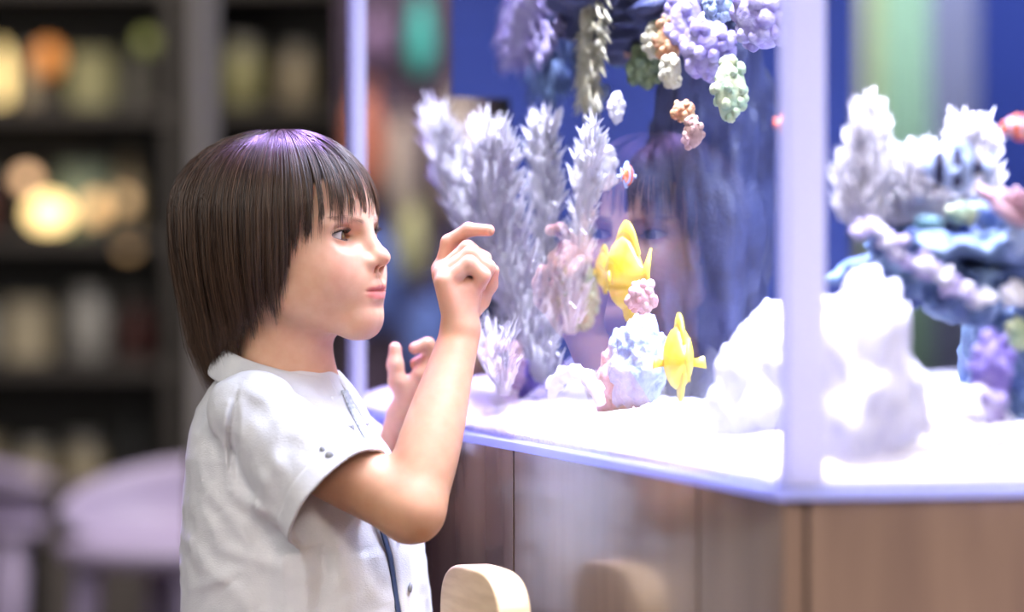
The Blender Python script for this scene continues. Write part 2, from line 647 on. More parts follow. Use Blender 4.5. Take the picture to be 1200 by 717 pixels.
bm = bmesh.new(); bm.from_mesh(sand.data); bmesh.ops.recalc_face_normals(bm, faces=bm.faces); bm.to_mesh(sand.data); bm.free()
tag(sand, 'bed of pale white coral sand on the aquarium floor', 'sand', kind='stuff')

# cabinet
cab = empty('cabinet', (tank.location[0], tank.location[1], 0))
tag(cab, 'brown glossy wooden cabinet carrying the aquarium', 'cabinet')
CP = inset(POLY, 0.004)
b = MB(); b.prism([tuple(p) for p in inset(POLY, 0.05)], 0.0, 0.08); b.build('plinth', M['wood_in'], cab)
b = MB(); b.prism([tuple(p) for p in inset(POLY, 0.022)], 0.0801, ZB - 0.0005); b.build('body', M['wood_in'], cab)


def door(p, q, z0=0.09, z1=ZB - 0.0008, th=0.017, gap=0.0008):
    t = (q - p) / np.linalg.norm(q - p)
    nn = np.array([-t[1], t[0]])
    cen = np.mean(POLY, axis=0)
    if nn @ (cen - p) < 0: nn = -nn
    b = MB(); b.prism([tuple(p + t * gap), tuple(q - t * gap), tuple(q - t * gap + nn * th), tuple(p + t * gap + nn * th)], z0, z1)
    return b.build('door_panel', M['wood'], cab, bevel=0.0006)


def fl(s): return CP[0] + dv * s
def sl(s): return CP[0] + EV * s


# front: a narrow post by the near corner, then wide panels
for s0, s1 in ((0.0, 0.165), (0.168, 0.60), (0.603, LEN - 0.008)):
    door(fl(s0), fl(s1))
for s0, s1 in ((0.019, 0.45), (0.453, WID - 0.01)):
    door(sl(s0), sl(s1))
# ------------------------------------------------------------------ the boy
HY = 3.265
HZ = CZ - (275 - HOR) / FPX * HY
H0 = np.array([(343.7 - 600) / FPX * HY, HY, HZ])     # head origin at eye level
YA = R(27)
HU = np.array([math.cos(YA), -math.sin(YA), 0.0])      # face direction
HR = np.array([-math.sin(YA), -math.cos(YA), 0.0])     # his right, towards the camera
HM = np.stack([HU, HR, np.array([0, 0, 1.0])])         # rows


def hl(X, Rr, Z):
    """head coordinates (mm) to world"""
    return H0 + (X * HU + Rr * HR + Z * np.array([0, 0, 1.0])) * 0.001


EYE_C = (56.0, 27.0, -0.5)
EYE_R = 11.6


def head_sdf(p):
    q = (p - H0) @ HM.T * 1000.0
    X, Y, Z = q[:, 0], q[:, 1], q[:, 2]
    s = q.copy(); s[:, 1] = np.abs(s[:, 1]); Ya = s[:, 1]
    d = ell(q, (-12, 0, 18), (88, 75, 74))
    # face mass, cheeks, jaw
    d = smin(d, ell(q, (32, 0, -30), (50, 56, 56)), 22)
    d = smin(d, cone(s, (14, 44, -52), (66, 10, -76), 15, 15), 22)
    d = smin(d, ell(s, (50, 27.5, -37), (25, 22.5, 25)), 20)
    d = smin(d, ell(q, (66.5, 0, -48), (22, 23, 24)), 20)
    d = smin(d, ell(q, (72.5, 0, -78), (14.5, 17, 14.5)), 16)
    # brow
    d = smin(d, cone(s, (68.5, 4, 10), (56, 38, 9), 7.5, 7), 10)
    # eye hollow
    d = smax(d, -ell(s, (76, 28, -1), (13, 17, 10.5)), 9)
    # lids around the eyeball
    d = smin(d, np.linalg.norm(s - np.array(EYE_C), axis=1) - (EYE_R + 1.3), 3.0)
    t = (Ya - EYE_C[1])
    zu = 4.6 * (1 - (t / 13.2) ** 2) + 0.03 * t + 0.3
    zl = -3.6 * (1 - (t / 13.2) ** 2) + 0.03 * t - 0.2
    cut = np.maximum(np.maximum(Z - EYE_C[2] - zu, zl - (Z - EYE_C[2])), 58 - X)
    cut = np.maximum(cut, np.linalg.norm(s - np.array(EYE_C), axis=1) - 22)
    d = smax(d, -cut, 0.8)
    # upper lid crease
    zc = EYE_C[2] + zu + 3.0
    rr = np.linalg.norm(s - np.array(EYE_C), axis=1)
    d = d + 0.9 * np.exp(-((Z - zc) / 1.0) ** 2 - (t / 12.0) ** 4) * (X > 50) * np.exp(-((rr - 15) / 6.0) ** 2)
    # nose
    nose = cone(q, (74, 0, 3), (88.0, 0, -17), 6.2, 7.4)
    nose = smin(nose, ell(q, (91.0, 0, -20.5), (9.0, 8.6, 7.6)), 5)
    nose = smin(nose, ell(s, (83.5, 8.6, -24.5), (8.2, 5.6, 5.6)), 4)
    d = smin(d, nose, 7)
    d = smax(d, -ell(s, (88.2, 4.6, -30.0), (4.2, 2.5, 4.5)), 1.6)
    # alar groove
    d = d + 0.8 * np.exp(-((X - 77) / 2.2) ** 2 - ((Ya - 14) / 2.4) ** 2 - ((Z + 24) / 5) ** 2)
    # lips
    d = smin(d, chain(s, [(88.6, 2.8, -44.6), (86.6, 8.5, -46.2), (79.0, 17.5, -50.2)], [3.8, 3.2, 1.4], 4), 3.2)
    d = smin(d, chain(s, [(86.6, 0, -55.6), (84.6, 8, -54.9), (79.0, 16.5, -51.6)], [4.1, 3.6, 1.4], 4), 3.4)
    zm = -50.2 - 0.6 * np.exp(-(Ya / 5) ** 2) - 0.002 * Ya ** 2 + 0.6
    d = d + 2.3 * np.exp(-((Z - zm) / 1.25) ** 2) * np.exp(-(Ya / 17.5) ** 6) * (X > 70)
    # philtrum, under-lip dip
    d = d + 0.8 * np.exp(-(Y / 2.3) ** 2 - ((Z + 38) / 5) ** 2) * (X > 70)
    d = d + 1.3 * np.exp(-(Y / 13) ** 2 - ((Z + 65) / 4) ** 2) * (X > 70)
    # ears
    e = ell(s, (-12, 68, -14), (14, 5, 22))
    d = smin(d, e, 5)
    return d * 0.001


# torso ------------------------------------------------------------
YB = R(24)
BU = np.array([math.cos(YB), -math.sin(YB)]); BR = np.array([-math.sin(YB), -math.cos(YB)])


def zz(py, y=3.27): return CZ - (py - HOR) / FPX * y
def xx(px, y=3.27): return (px - 600) / FPX * y


#        row , back px, front px, b/a
SH = [(400, 292, 368, 1.00), (424, 274, 384, 1.0), (440, 260, 396, 1.05), (456, 245, 406, 1.20), (478, 233, 419, 1.36), (504, 225, 436, 1.42), (532, 221, 455, 1.42), (591, 217, 481, 1.25), (643, 214, 497, 1.18),
      (717, 212, 508, 1.12), (790, 218, 506, 1.12), (860, 228, 500, 1.15)]
SHZ = np.array([zz(r[0]) for r in SH])[::-1]
SHC = np.array([xx((r[1] + r[2]) / 2) for r in SH])[::-1]
_e = np.array([(xx(r[2]) - xx(r[1])) / 2 for r in SH])
_k = np.array([r[3] for r in SH])
SHA = (_e / np.sqrt(math.cos(YB) ** 2 + (_k * math.sin(YB)) ** 2))[::-1]
SHB = SHA * _k[::-1]
BY = 3.275


def loft(p, grow=0.0):
    z = p[:, 2]
    cx = np.interp(z, SHZ, SHC); a = np.interp(z, SHZ, SHA) + grow; b = np.interp(z, SHZ, SHB) + grow
    qx = p[:, 0] - cx; qy = p[:, 1] - BY
    f = qx * BU[0] + qy * BU[1]; r = qx * BR[0] + qy * BR[1]
    k0 = np.sqrt((f / a) ** 2 + (r / b) ** 2) + 1e-9
    k1 = np.sqrt((f / a ** 2) ** 2 + (r / b ** 2) ** 2) + 1e-9
    return k0 * (k0 - 1) / k1 * 0.8


def loft_pt(py, ang, grow=0.0):
    """point on the shirt at image row py; ang 0 = front, 90 = his right side"""
    z = zz(py)
    cx = np.interp(z, SHZ, SHC); a = np.interp(z, SHZ, SHA) + grow; b = np.interp(z, SHZ, SHB) + grow
    f = a * math.cos(ang); r = b * math.sin(ang)
    return np.array([cx + f * BU[0] + r * BR[0], BY + f * BU[1] + r * BR[1], z])


# arm joints
SHO_R = P(313, 501, 3.180); ELB_R = P(482, 597, 3.118); WRI_R = P(539, 392, 3.185)
SHO_L = P(352, 482, 3.365); ELB_L = P(455, 610, 3.43); WRI_L = P(474, 492, 3.375)
HIP = np.array([xx(352), BY, 0.52])
HIP_R = HIP + np.array([*(BR * 0.062), 0.03]); HIP_L = HIP - np.array([*(BR * 0.062), -0.03])
KNEE_R = HIP + np.array([*(BU * 0.045 + BR * 0.055), -0.153]); KNEE_L = HIP + np.array([*(BU * 0.045 - BR * 0.055), -0.153])
ANK_R = KNEE_R + np.array([*(-BU * 0.23), 0.0]); ANK_L = KNEE_L + np.array([*(-BU * 0.23), 0.0])
SEAT_Z = KNEE_R[2] - 0.049


def limb(p, a, b, ts, rs):
    """one straight limb with a smoothly changing thickness"""
    tt = np.linspace(0, 1, 101); rr = np.interp(tt, ts, rs)
    rr = np.convolve(np.pad(rr, 12, 'reflect', reflect_type='odd'), np.ones(25) / 25, 'valid')
    ab = b - a
    t = np.clip(((p - a) @ ab) / (ab @ ab), 0, 1)
    return np.linalg.norm(p - a - t[:, None] * ab, axis=1) - np.interp(t, tt, rr)


def arm_sdf(p, S, E, W, sgn):
    d = limb(p, S, E, [0, .5, 1], [0.033, 0.0315, 0.0275])
    d = smin(d, limb(p, E, W, [0, .25, .5, .8, 1], [0.0278, 0.0292, 0.0268, 0.0205, 0.0180]), 0.012)
    return d


# right hand, palm to the glass, little finger side to the camera
def hp(px, py, dy): return P(px, py, 3.195 + dy)


FR = {
    'index': ([hp(518, 316, .022), hp(526, 284, .020), hp(549, 269, .014), hp(573, 270, .006)], [.0078, .0070, .0062, .0052]),
    'middle': ([hp(519, 318, .008), hp(548, 291, .007), hp(567, 303, .005), hp(565, 323, .005)], [.0080, .0071, .0064, .0054]),
    'ring': ([hp(519, 322, -.006), hp(552, 298, -.006), hp(571, 313, -.006), hp(562, 334, -.004)], [.0084, .0076, .0070, .0062]),
    'little': ([hp(522, 331, -.018), hp(550, 309, -.018), hp(566, 323, -.016), hp(556, 340, -.010)], [.0080, .0072, .0066, .0058]),
    'thumb': ([hp(546, 372, .018), hp(563, 352, .026), hp(574, 333, .020), hp(578, 317, .012)], [.0098, .0080, .0068, .0056]),
}


def handR(p):
    d = None
    wr = WRI_R
    for k, m in (('index', .010), ('middle', .003), ('ring', -.004), ('little', -.011)):
        a = wr + np.array([0, m, 0.0]) + (P(538, 380, 3.19) - P(539, 392, 3.185))
        e = cone(p, a, FR[k][0][0], .0125, .0100)
        d = e if d is None else smin(d, e, 0.006)
    # heel of the hand: thenar and little-finger pads
    d = smin(d, cone(p, hp(541, 378, .012), hp(548, 342, .012), .0135, .0130), 0.008)
    d = smin(d, cone(p, hp(543, 377, -.010), hp(546, 342, -.010), .0130, .0120), 0.008)
    d = smin(d, cone(p, hp(545, 332, .010), hp(545, 334, -.004), .0115, .0100), 0.006)
    f = None
    for k in ('index', 'middle', 'ring', 'little'):
        e = chain(p, FR[k][0], FR[k][1], 0.003)
        f = e if f is None else smin(f, e, 0.0006)
    t = chain(p, *FR['thumb'], 0.004)
    d = smin(d, f, 0.0025)
    return smin(d, t, 0.004)


def gp(px, py, dy): return P(px, py, 3.375 + dy)


FL = {
    'thumb': ([gp(478, 470, -.012), gp(466, 447, -.018), gp(463, 427, -.018), gp(463, 408, -.016)], [.0110, .0085, .0074, .0058]),
    'index': ([gp(494, 440, -.018), gp(507, 418, -.016), gp(501, 404, -.018), gp(486, 408, -.020)], [.0080, .0072, .0068, .0056]),
    'middle': ([gp(498, 446, -.006), gp(513, 428, -.006), gp(506, 417, -.008), gp(488, 426, -.012)], [.0080, .0072, .0068, .0058]),
    'ring': ([gp(500, 450, .006), gp(515, 440, .006), gp(509, 430, .004), gp(494, 439, .000)], [.0078, .0070, .0064, .0056]),
    'little': ([gp(500, 456, .018), gp(513, 452, .018), gp(508, 444, .016), gp(496, 448, .012)], [.0070, .0062, .0058, .0050]),
}


def handL(p):
    d = None
    for k, m in (('index', -.010), ('middle', -.003), ('ring', .004), ('little', .011)):
        e = cone(p, WRI_L + np.array([0.002, m, 0.006]), FL[k][0][0], .0120, .0095)
        d = e if d is None else smin(d, e, 0.006)
    d = smin(d, cone(p, gp(474, 482, -.008), gp(482, 455, -.012), .0140, .0115), 0.008)
    f = None
    for k in ('index', 'middle', 'ring', 'little'):
        e = chain(p, FL[k][0], FL[k][1], 0.003)
        f = e if f is None else smin(f, e, 0.0006)
    t = chain(p, *FL['thumb'], 0.004)
    return smin(smin(d, f, 0.004), t, 0.004)


NECK_T = hl(-8, 0, -60); NECK_B = P(335, 470, 3.28)


def body_sdf(p):
    d = near(p, H0 + np.array([0, 0, 0.0]), 0.135, head_sdf)
    nk = cone(p, NECK_T, NECK_B, 0.0405, 0.046)
    d = smin(d, nk, 0.020)
    t = smax(loft(p, -0.013), p[:, 2] - zz(440), 0.02)
    t = smax(t, 0.50 - p[:, 2], 0.03)
    t = smin(t, ell(p, HIP, (0.085, 0.115, 0.085)), 0.05)
    d = smin(d, t, 0.03)
    d = smin(d, arm_sdf(p, SHO_R, ELB_R, WRI_R, 1), 0.015)
    d = smin(d, arm_sdf(p, SHO_L, ELB_L, WRI_L, -1), 0.015)
    for H_, K_, A_ in ((HIP_R, KNEE_R, ANK_R), (HIP_L, KNEE_L, ANK_L)):
        d = smin(d, cone(p, H_, K_, 0.056, 0.040), 0.02)
        d = smin(d, cone(p, K_, A_, 0.038, 0.026), 0.012)
        toe = A_ + np.array([*(-BU * 0.055), -0.01]); toe2 = A_ + np.array([*(-BU * 0.10), -0.055])
        d = smin(d, cone(p, A_, toe, 0.026, 0.024), 0.012)
        d = smin(d, cone(p, toe, toe2, 0.024, 0.018), 0.012)
    hr = near(p, P(545, 330, 3.195), 0.085, handR)
    d = smin(d, hr, 0.008)
    hl_ = near(p, P(488, 445, 3.375), 0.085, handL)
    return smin(d, hl_, 0.008)


V, F = surface(body_sdf, (-0.52, 2.95, 0.22), (0.06, 3.60, 1.10), 0.0016, newton=2)
# skin tint per vertex
q = (V - H0) @ HM.T * 1000
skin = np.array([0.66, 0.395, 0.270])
arm_c = np.array([0.49, 0.27, 0.165])  # tanned arms, darkened further in the tint against the overbright light on them
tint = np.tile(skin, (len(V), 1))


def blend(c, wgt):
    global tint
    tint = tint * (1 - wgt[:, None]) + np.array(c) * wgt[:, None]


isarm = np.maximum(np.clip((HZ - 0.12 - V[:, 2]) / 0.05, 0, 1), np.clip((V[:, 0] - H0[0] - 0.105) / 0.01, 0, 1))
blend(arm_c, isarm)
hd = np.clip(1 - np.linalg.norm(V - P(548, 320, 3.195), axis=1) / 0.06, 0, 1) ** 0.5
blend((0.60, 0.32, 0.235), hd)
tips = np.zeros(len(V))
for FF in (FR, FL):
    for k in FF:
        tips = np.maximum(tips, np.exp(-(np.linalg.norm(V - FF[k][0][3], axis=1) / 0.010) ** 2))
blend((0.64, 0.28, 0.22), tips * 0.5)
blend((0.74, 0.33, 0.25), 0.45 * np.exp(-((q[:, 0] - 62) / 22) ** 2 - ((np.abs(q[:, 1]) - 38) / 16) ** 2 - ((q[:, 2] + 30) / 15) ** 2))
blend((0.72, 0.33, 0.26), 0.4 * np.exp(-((q[:, 0] - 96) / 10) ** 2 - (q[:, 1] / 9) ** 2 - ((q[:, 2] + 21) / 8) ** 2))
ya = np.abs(q[:, 1])
up = np.exp(-(np.maximum(0, np.abs(q[:, 2] + 47.6 + 0.10 * ya) - 2.3) / 0.7) ** 2)
lo_ = np.exp(-(np.maximum(0, np.abs(q[:, 2] + 54.8 - 0.13 * ya) - 2.8) / 0.7) ** 2)
lip = np.maximum(up, lo_) * np.exp(-(ya / 16.5) ** 8) * (q[:, 0] > 72) * (q[:, 0] < 105)
blend((0.66, 0.20, 0.20), lip * 0.85)
er = np.linalg.norm(np.stack([q[:, 0], ya, q[:, 2]], 1) - np.array(EYE_C), axis=1)
blend((0.55, 0.23, 0.18), np.exp(-(np.maximum(0, er - 12.2) / 1.2) ** 2) * (np.abs(q[:, 2]) < 6) * 0.6)
# scalp under the hair
line = 56 - 0.0055 * q[:, 1] ** 2
line = np.where(q[:, 0] < 32, -30, line)
line = np.where(q[:, 0] < -20, -75, line)
blend((0.045, 0.028, 0.02), np.clip((q[:, 2] - line) / 3, 0, 1) * (np.linalg.norm(q, axis=1) < 140))

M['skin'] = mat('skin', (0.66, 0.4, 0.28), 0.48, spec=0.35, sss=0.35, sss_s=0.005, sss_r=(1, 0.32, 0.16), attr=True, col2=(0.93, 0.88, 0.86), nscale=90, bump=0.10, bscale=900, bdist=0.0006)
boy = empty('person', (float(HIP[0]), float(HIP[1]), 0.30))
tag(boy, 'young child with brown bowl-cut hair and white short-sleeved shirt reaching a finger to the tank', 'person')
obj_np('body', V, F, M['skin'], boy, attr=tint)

# eyes -----------------------------------------------------------------
me_ = bpy.data.materials.new('eye_surface'); me_.use_nodes = True
nt = me_.node_tree; bs = nt.nodes['Principled BSDF']
bs.inputs['Roughness'].default_value = 0.05; bs.inputs['Coat Weight'].default_value = 1.0
tc = nt.nodes.new('ShaderNodeTexCoord'); sp = nt.nodes.new('ShaderNodeSeparateXYZ')
nt.links.new(tc.outputs['Object'], sp.inputs[0])
cb = nt.nodes.new('ShaderNodeCombineXYZ'); nt.links.new(sp.outputs[1], cb.inputs[1]); nt.links.new(sp.outputs[2], cb.inputs[2])
ln = nt.nodes.new('ShaderNodeVectorMath'); ln.operation = 'LENGTH'; nt.links.new(cb.outputs[0], ln.inputs[0])
cr = nt.nodes.new('ShaderNodeValToRGB'); cr.color_ramp.interpolation = 'LINEAR'
mr = nt.nodes.new('ShaderNodeMapRange'); mr.inputs[2].default_value = 0.012
nt.links.new(ln.outputs['Value'], mr.inputs[0]); nt.links.new(mr.outputs[0], cr.inputs[0])
E_ = cr.color_ramp.elements
E_[0].position = 0.19; E_[0].color = (0.002, 0.002, 0.002, 1)
E_[1].position = 0.23; E_[1].color = (0.045, 0.022, 0.012, 1)
for pos, c in ((0.42, (0.06, 0.03, 0.015)), (0.48, (0.012, 0.008, 0.006)), (0.53, (0.62, 0.58, 0.56)), (1.0, (0.6, 0.5, 0.48))):
    e = E_.new(pos); e.color = (*c, 1)
nt.links.new(cr.outputs[0], bs.inputs['Base Color'])
for sg in (1, -1):
    c = hl(EYE_C[0], sg * EYE_C[1], EYE_C[2])
    b = MB(); b.ball((0, 0, 0), EYE_R * 0.001, 32, 20)
    Vb = np.concatenate(b.v)
    # cornea bulge
    Vb[:, 0] += np.exp(-(Vb[:, 1] ** 2 + Vb[:, 2] ** 2) / (0.0055 ** 2)) * 0.0009 * (Vb[:, 0] > 0)
    o = obj_np('eye', Vb, b.f, me_, None, True)
    o.parent = boy
    o.location = c - np.array(boy.location)
    g = math.atan2(HU[1], HU[0]) + R(16)      # looks ahead at the glass
    o.rotation_euler = (0, R(3), g)

# lashes and brows
M['lash'] = mat('lash', (0.02, 0.013, 0.01), 0.5)
M['brow'] = mat('brow_hair', (0.38, 0.22, 0.15), 0.7)
for sg in (1, -1):
    b = MB()
    for i in range(46):
        t = -11.0 + 23.0 * i / 45
        zu = 4.6 * (1 - (t / 13.2) ** 2) + 0.03 * t + 0.3
        rr = math.sqrt(max(1, (EYE_R + 1.1) ** 2 - t * t - zu * zu))
        a = np.array([EYE_C[0] + rr, (EYE_C[1] + t), EYE_C[2] + zu])
        L = 5.0 + 2.0 * (t + 11) / 23
        o1 = np.array([0.75, 0.035 * t, -0.12]) * L * .5; o2 = np.array([0.85, 0.07 * t, 0.42]) * L
        pts = [a, a + o1, a + o2]
        pts = [hl(x, sg * y, z) for x, y, z in pts]
        b.tube(pts, [0.00022, 0.00017, 0.00005], 3)
    # dark lid line
    ln_ = []
    for i in range(16):
        t = -11.5 + 23.5 * i / 15
        zu = 4.6 * (1 - (t / 13.2) ** 2) + 0.03 * t + 0.2
        rr = math.sqrt(max(1, (EYE_R + 0.9) ** 2 - t * t - zu * zu))
        ln_.append(hl(EYE_C[0] + rr, sg * (EYE_C[1] + t), EYE_C[2] + zu))
    b.tube(ln_, 0.00045, 5)
    for i in range(22):
        t = -8.0 + 19.0 * i / 21
        zl = -3.6 * (1 - (t / 13.2) ** 2) + 0.03 * t
        rr = math.sqrt(max(1, (EYE_R + 1.0) ** 2 - t * t - zl * zl))
        a = np.array([EYE_C[0] + rr, (EYE_C[1] + t), EYE_C[2] + zl])
        pts = [hl(x, sg * y, z) for x, y, z in (a, a + np.array([1.5, 0.05 * t, -0.9]), a + np.array([2.6, 0.1 * t, -1.1]))]
        b.tube(pts, [0.00013, 0.0001, 0.00004], 3)
    b.build('eyelashes', M['lash'], boy)
    b = MB()
    for i in range(75):
        u = random.random()
        t = 8 + 34 * u
        z = 12.5 + 3.2 * math.sin(min(1, u * 1.25) * math.pi * .62) + random.uniform(-2.8, 2.8) * (1 - .5 * u)
        p0 = np.array([[60.0, t, z]])
        # find the skin
        lo, hi = 40.0, 95.0
        for _ in range(18):
            m_ = (lo + hi) / 2
            if head_sdf(hl(m_, t, z)[None])[0] < 0: lo = m_
            else: hi = m_
        a = np.array([lo + 0.1, t, z])
        dr = np.array([-0.10 - 0.01 * t, 1.0, 0.35 - 0.5 * u]) * random.uniform(4, 6.5)
        pts = [a, a + dr * .5 + np.array([0.7, 0, 0]), a + dr + np.array([-0.2, 0, 0])]
        b.tube([hl(x, sg * y, zq) for x, y, zq in pts], [0.00018, 0.00015, 0.00005], 3)
    b.build('eyebrow', M['brow'], boy)

# hair ------------------------------------------------------------------
HC = np.array([-14.0, 0.0, 20.0])


def radii(th):
    c = np.cos(th)
    a_env = np.where(c > 0, 93.0, 110.0); a_sk = np.where(c > 0, 89.5, 86.0)
    return a_env, 84.5, 77.5, a_sk, 75.5, 73.5


def zend(th):
    """height of the hair ends around the head, th in degrees from the front"""
    return np.interp(np.abs(th), [0, 20, 36, 46, 53, 58, 64, 75, 84, 95, 110, 130, 150, 180], [24, 20, 12, 4, -2, -26, -66, -72, -76, -84, -100, -114, -134, -146])


def drop_g(z):
    return np.interp(z, [-146, -121, -102, -72, -46, -16, 20], [0.66, 0.77, 0.84, 0.89, 0.945, 0.99, 1.0])


def strands(n, K=16, seed=3, wmin=0.15):
    r = np.random.default_rng(seed)
    th = r.uniform(-180, 180, n)
    front = np.abs(th) < 54
    u = r.uniform(0, 1, n)
    tmax = np.where(front, 62, np.interp(np.abs(th), [54, 80, 180], [70, 95, 112]))
    t0 = tmax * u ** 0.62
    # clumps
    ncl = 96
    cl = np.floor((th + 180) / 360 * ncl + 0.5 * np.floor(t0 / 22))
    cth = (cl + 0.5 - 0.5 * np.floor(t0 / 22)) / ncl * 360 - 180
    ck = (cl * 7 + np.floor(t0 / 22) * 131).astype(int) % 997
    cr_ = np.random.default_rng(11).uniform(-1, 1, (997, 4))
    cof = cr_[ck]
    w_ = 1 - 0.75 * (t0 / 115) + r.uniform(-0.14, 0.06, n)
    w_ = np.clip(w_, wmin, 1.02)
    ze = zend(th) + cof[:, 0] * np.where(front, 13.0, 13) + r.normal(0, 1, n) * np.where(front, 4.0, 5.0)
    ze = ze + np.where(np.abs(th) > 58, (1 - w_) * 14, (1 - w_) * 3)
    zstart = HC[2] + 73.5 * np.cos(np.radians(t0))
    ok = ze < zstart - 6
    # fewer hairs in the fringe so that the forehead shows between the locks
    thin = np.interp(np.abs(th), [0, 30, 44, 54], [0.84, 0.80, 0.50, 0.1])
    lock = ((ck * 13) % 10) / 10.0
    ok &= ~(front & ((r.uniform(0, 1, n) < thin) | ((lock < 0.42) & (t0 > 8) & (np.abs(th) < 44))))
    th, t0, w_, ze, cth, cof = [x[ok] for x in (th, t0, w_, ze, cth, cof)]
    front = front[ok]
    n = len(th)
    s = np.linspace(0, 1, K)[None]
    # arc length-like parameter: ellipsoid angle stage then drop
    La = np.maximum(0, (90 - t0)) * R(1) * 86
    ztop_drop = np.minimum(HC[2], HC[2] + 73.5 * np.cos(np.radians(np.maximum(t0, 90))))
    hend = ze
    endstage = hend < HC[2] - 0.5
    # fringe ends above the widest level: end inside the angle stage
    tend = np.degrees(np.arccos(np.clip((hend - HC[2]) / 77.5, -1, 1)))
    La = np.where(endstage, La, np.maximum(0.1, (tend - t0)) * R(1) * 86)
    Lb = np.where(endstage, np.maximum(0, ztop_drop - hend), 0)
    L = (La + Lb)[:, None] * s
    tt = t0[:, None] + np.minimum(L, La[:, None]) / 86 / R(1)
    db = np.maximum(0, L - La[:, None])
    prog = s + 0 * L
    pull = np.where(front, 0.92, 0.70)[:, None] * prog ** 1.4
    thk = th[:, None] * (1 - pull) + cth[:, None] * pull
    thk = thk + cof[:, 1][:, None] * 3.5 * prog ** 1.5 + r.normal(0, 1, n)[:, None] * 1.1 * prog
    # the fringe is combed a little towards his right
    thr = np.radians(thk)
    ae, be, ce, asx, bsx, csx = radii(thr)
    st, ct = np.sin(np.radians(tt)), np.cos(np.radians(tt))
    lift = 1 - np.exp(-(L) / 10.0)
    ww = w_[:, None] * lift
    fx = (asx + (ae - asx) * ww); fy = (bsx + (be - bsx) * ww); fz = (csx + (ce - csx) * ww) + 0.8
    g = drop_g(HC[2] - db)
    back = np.clip((-np.cos(thr) - 0.1) * 2, 0, 1)
    # inner hair at the back hangs closer to the neck
    g = g * (1 - (1 - w_[:, None]) * np.clip(db / 110, 0, 1) * 0.42)
    wob = 1 + 0.010 * np.sin(L / 23 + cof[:, 2][:, None] * 6) * prog
    X = HC[0] + fx * st * np.cos(thr) * g * wob
    Y = HC[1] + fy * st * np.sin(thr) * g * wob
    Z = HC[2] + fz * ct - db
    # end tips curl inwards a little on the sides
    cu = np.clip((db - 55) / 45, 0, 1) ** 2 * (1 - back)
    X -= 0; Y -= np.sign(Y) * cu * 6
    X += np.where(np.abs(th)[:, None] > 58, cof[:, 3][:, None] * 2.0 * prog ** 2, 0)
    pts = H0 + (X[..., None] * HU + Y[..., None] * HR + Z[..., None] * np.array([0, 0, 1.0])) * 0.001
    return pts


def tubes_mesh(pts, rad, sides=3):
    n, K, _ = pts.shape
    T_ = np.gradient(pts, axis=1)
    T_ /= np.linalg.norm(T_, axis=2, keepdims=True) + 1e-12
    rd = np.array([0.3, 0.9, 0.1])
    A = np.cross(T_, rd); A /= np.linalg.norm(A, axis=2, keepdims=True) + 1e-9
    B_ = np.cross(T_, A)
    an = np.arange(sides) * 2 * math.pi / sides
    prof = np.interp(np.linspace(0, 1, K), [0, 0.1, 0.7, 1], [0.8, 1, 0.9, 0.15])
    rr = rad[:, None] * prof[None]
    V = pts[:, :, None] + rr[:, :, None, None] * (np.cos(an)[None, None, :, None] * A[:, :, None] + np.sin(an)[None, None, :, None] * B_[:, :, None])
    V = V.reshape(-1, 3)
    i = np.arange(n)[:, None, None] * K * sides + np.arange(K - 1)[None, :, None] * sides
    j = np.arange(sides)[None, None, :]; k = (j + 1) % sides
    F = np.stack([i + j, i + k, i + sides + k, i + sides + j], -1).reshape(-1, 4)
    return V, F


NH = 17000
hp_ = strands(NH)
rad = rng.uniform(0.00022, 0.00040, len(hp_))
V, F = tubes_mesh(hp_, rad)
hc = rng.uniform(0, 1, len(hp_)) ** 1.5
c1 = np.array([0.026, 0.014, 0.009]); c2_ = np.array([0.125, 0.068, 0.040])
ht = c1 + (c2_ - c1) * hc[:, None]
ht = np.repeat(ht, 16 * 3, axis=0)
M['hair'] = mat('brown_hair', (0.07, 0.04, 0.025), 0.34, spec=0.6, attr=True)
obj_np('hair', V, F, M['hair'], boy, attr=ht)
# shirt -----------------------------------------------------------------
SL_A = P(312, 500, 3.175); SL_B = P(397, 585, 3.135)
SL_AL = P(352, 482, 3.37); SL_BL = P(425, 575, 3.425)


def seg_d(p, a, b):
    a = np.array(a); b = np.array(b); ab = b - a
    t = np.clip(((p - a) @ ab) / (ab @ ab), 0, 1)
    return np.linalg.norm(p - a - t[:, None] * ab, axis=1), t


FOLDS = []   # (a, b, width, height)


def fold(x0_, y0_, x1_, y1_, wd, ht_, ya=3.14, yb=3.14):
    FOLDS.append((x0_, y0_, x1_, y1_, wd / 1300.0, ht_ / 1000.0))


# creases of the cloth on the near side, photo rows and columns
for f_ in [(272, 470, 262, 520, 5, 2.2), (262, 520, 274, 572, 5, 2.4), (281, 465, 276, 560, 4, -2.0), (288, 470, 283, 520, 5, 1.6), (286, 448, 272, 500, 2.0, -1.3), (272, 500, 269, 568, 2.0, -1.4), (300, 500, 352, 560, 12, 1.6), (330, 470, 392, 520, 12, 1.5), (300, 545, 330, 600, 9, 1.6), (274, 575, 318, 607, 8, 3.2), (300, 590, 330, 622, 7, 2.4), (262, 590, 300, 640, 8, 1.8),
           (232, 590, 262, 640, 9, 2.0), (225, 640, 268, 690, 9, 2.0), (330, 640, 340, 717, 10, 2.4), (352, 640, 366, 717, 9, 2.0), (255, 640, 330, 665, 7, 1.5), (390, 625, 410, 700, 12, 2.0),
           (240, 560, 262, 600, 8, 1.6), (270, 680, 300, 717, 9, 1.5), (430, 640, 445, 717, 12, 2.0), (228, 520, 240, 580, 8, 1.3), (296, 455, 330, 470, 7, 1.2), (455, 650, 470, 717, 10, 1.6),
           (225, 690, 290, 665, 6, 1.2), (380, 640, 372, 717, 8, -1.5), (285, 610, 312, 640, 7, -1.8)]:
    fold(*f_)


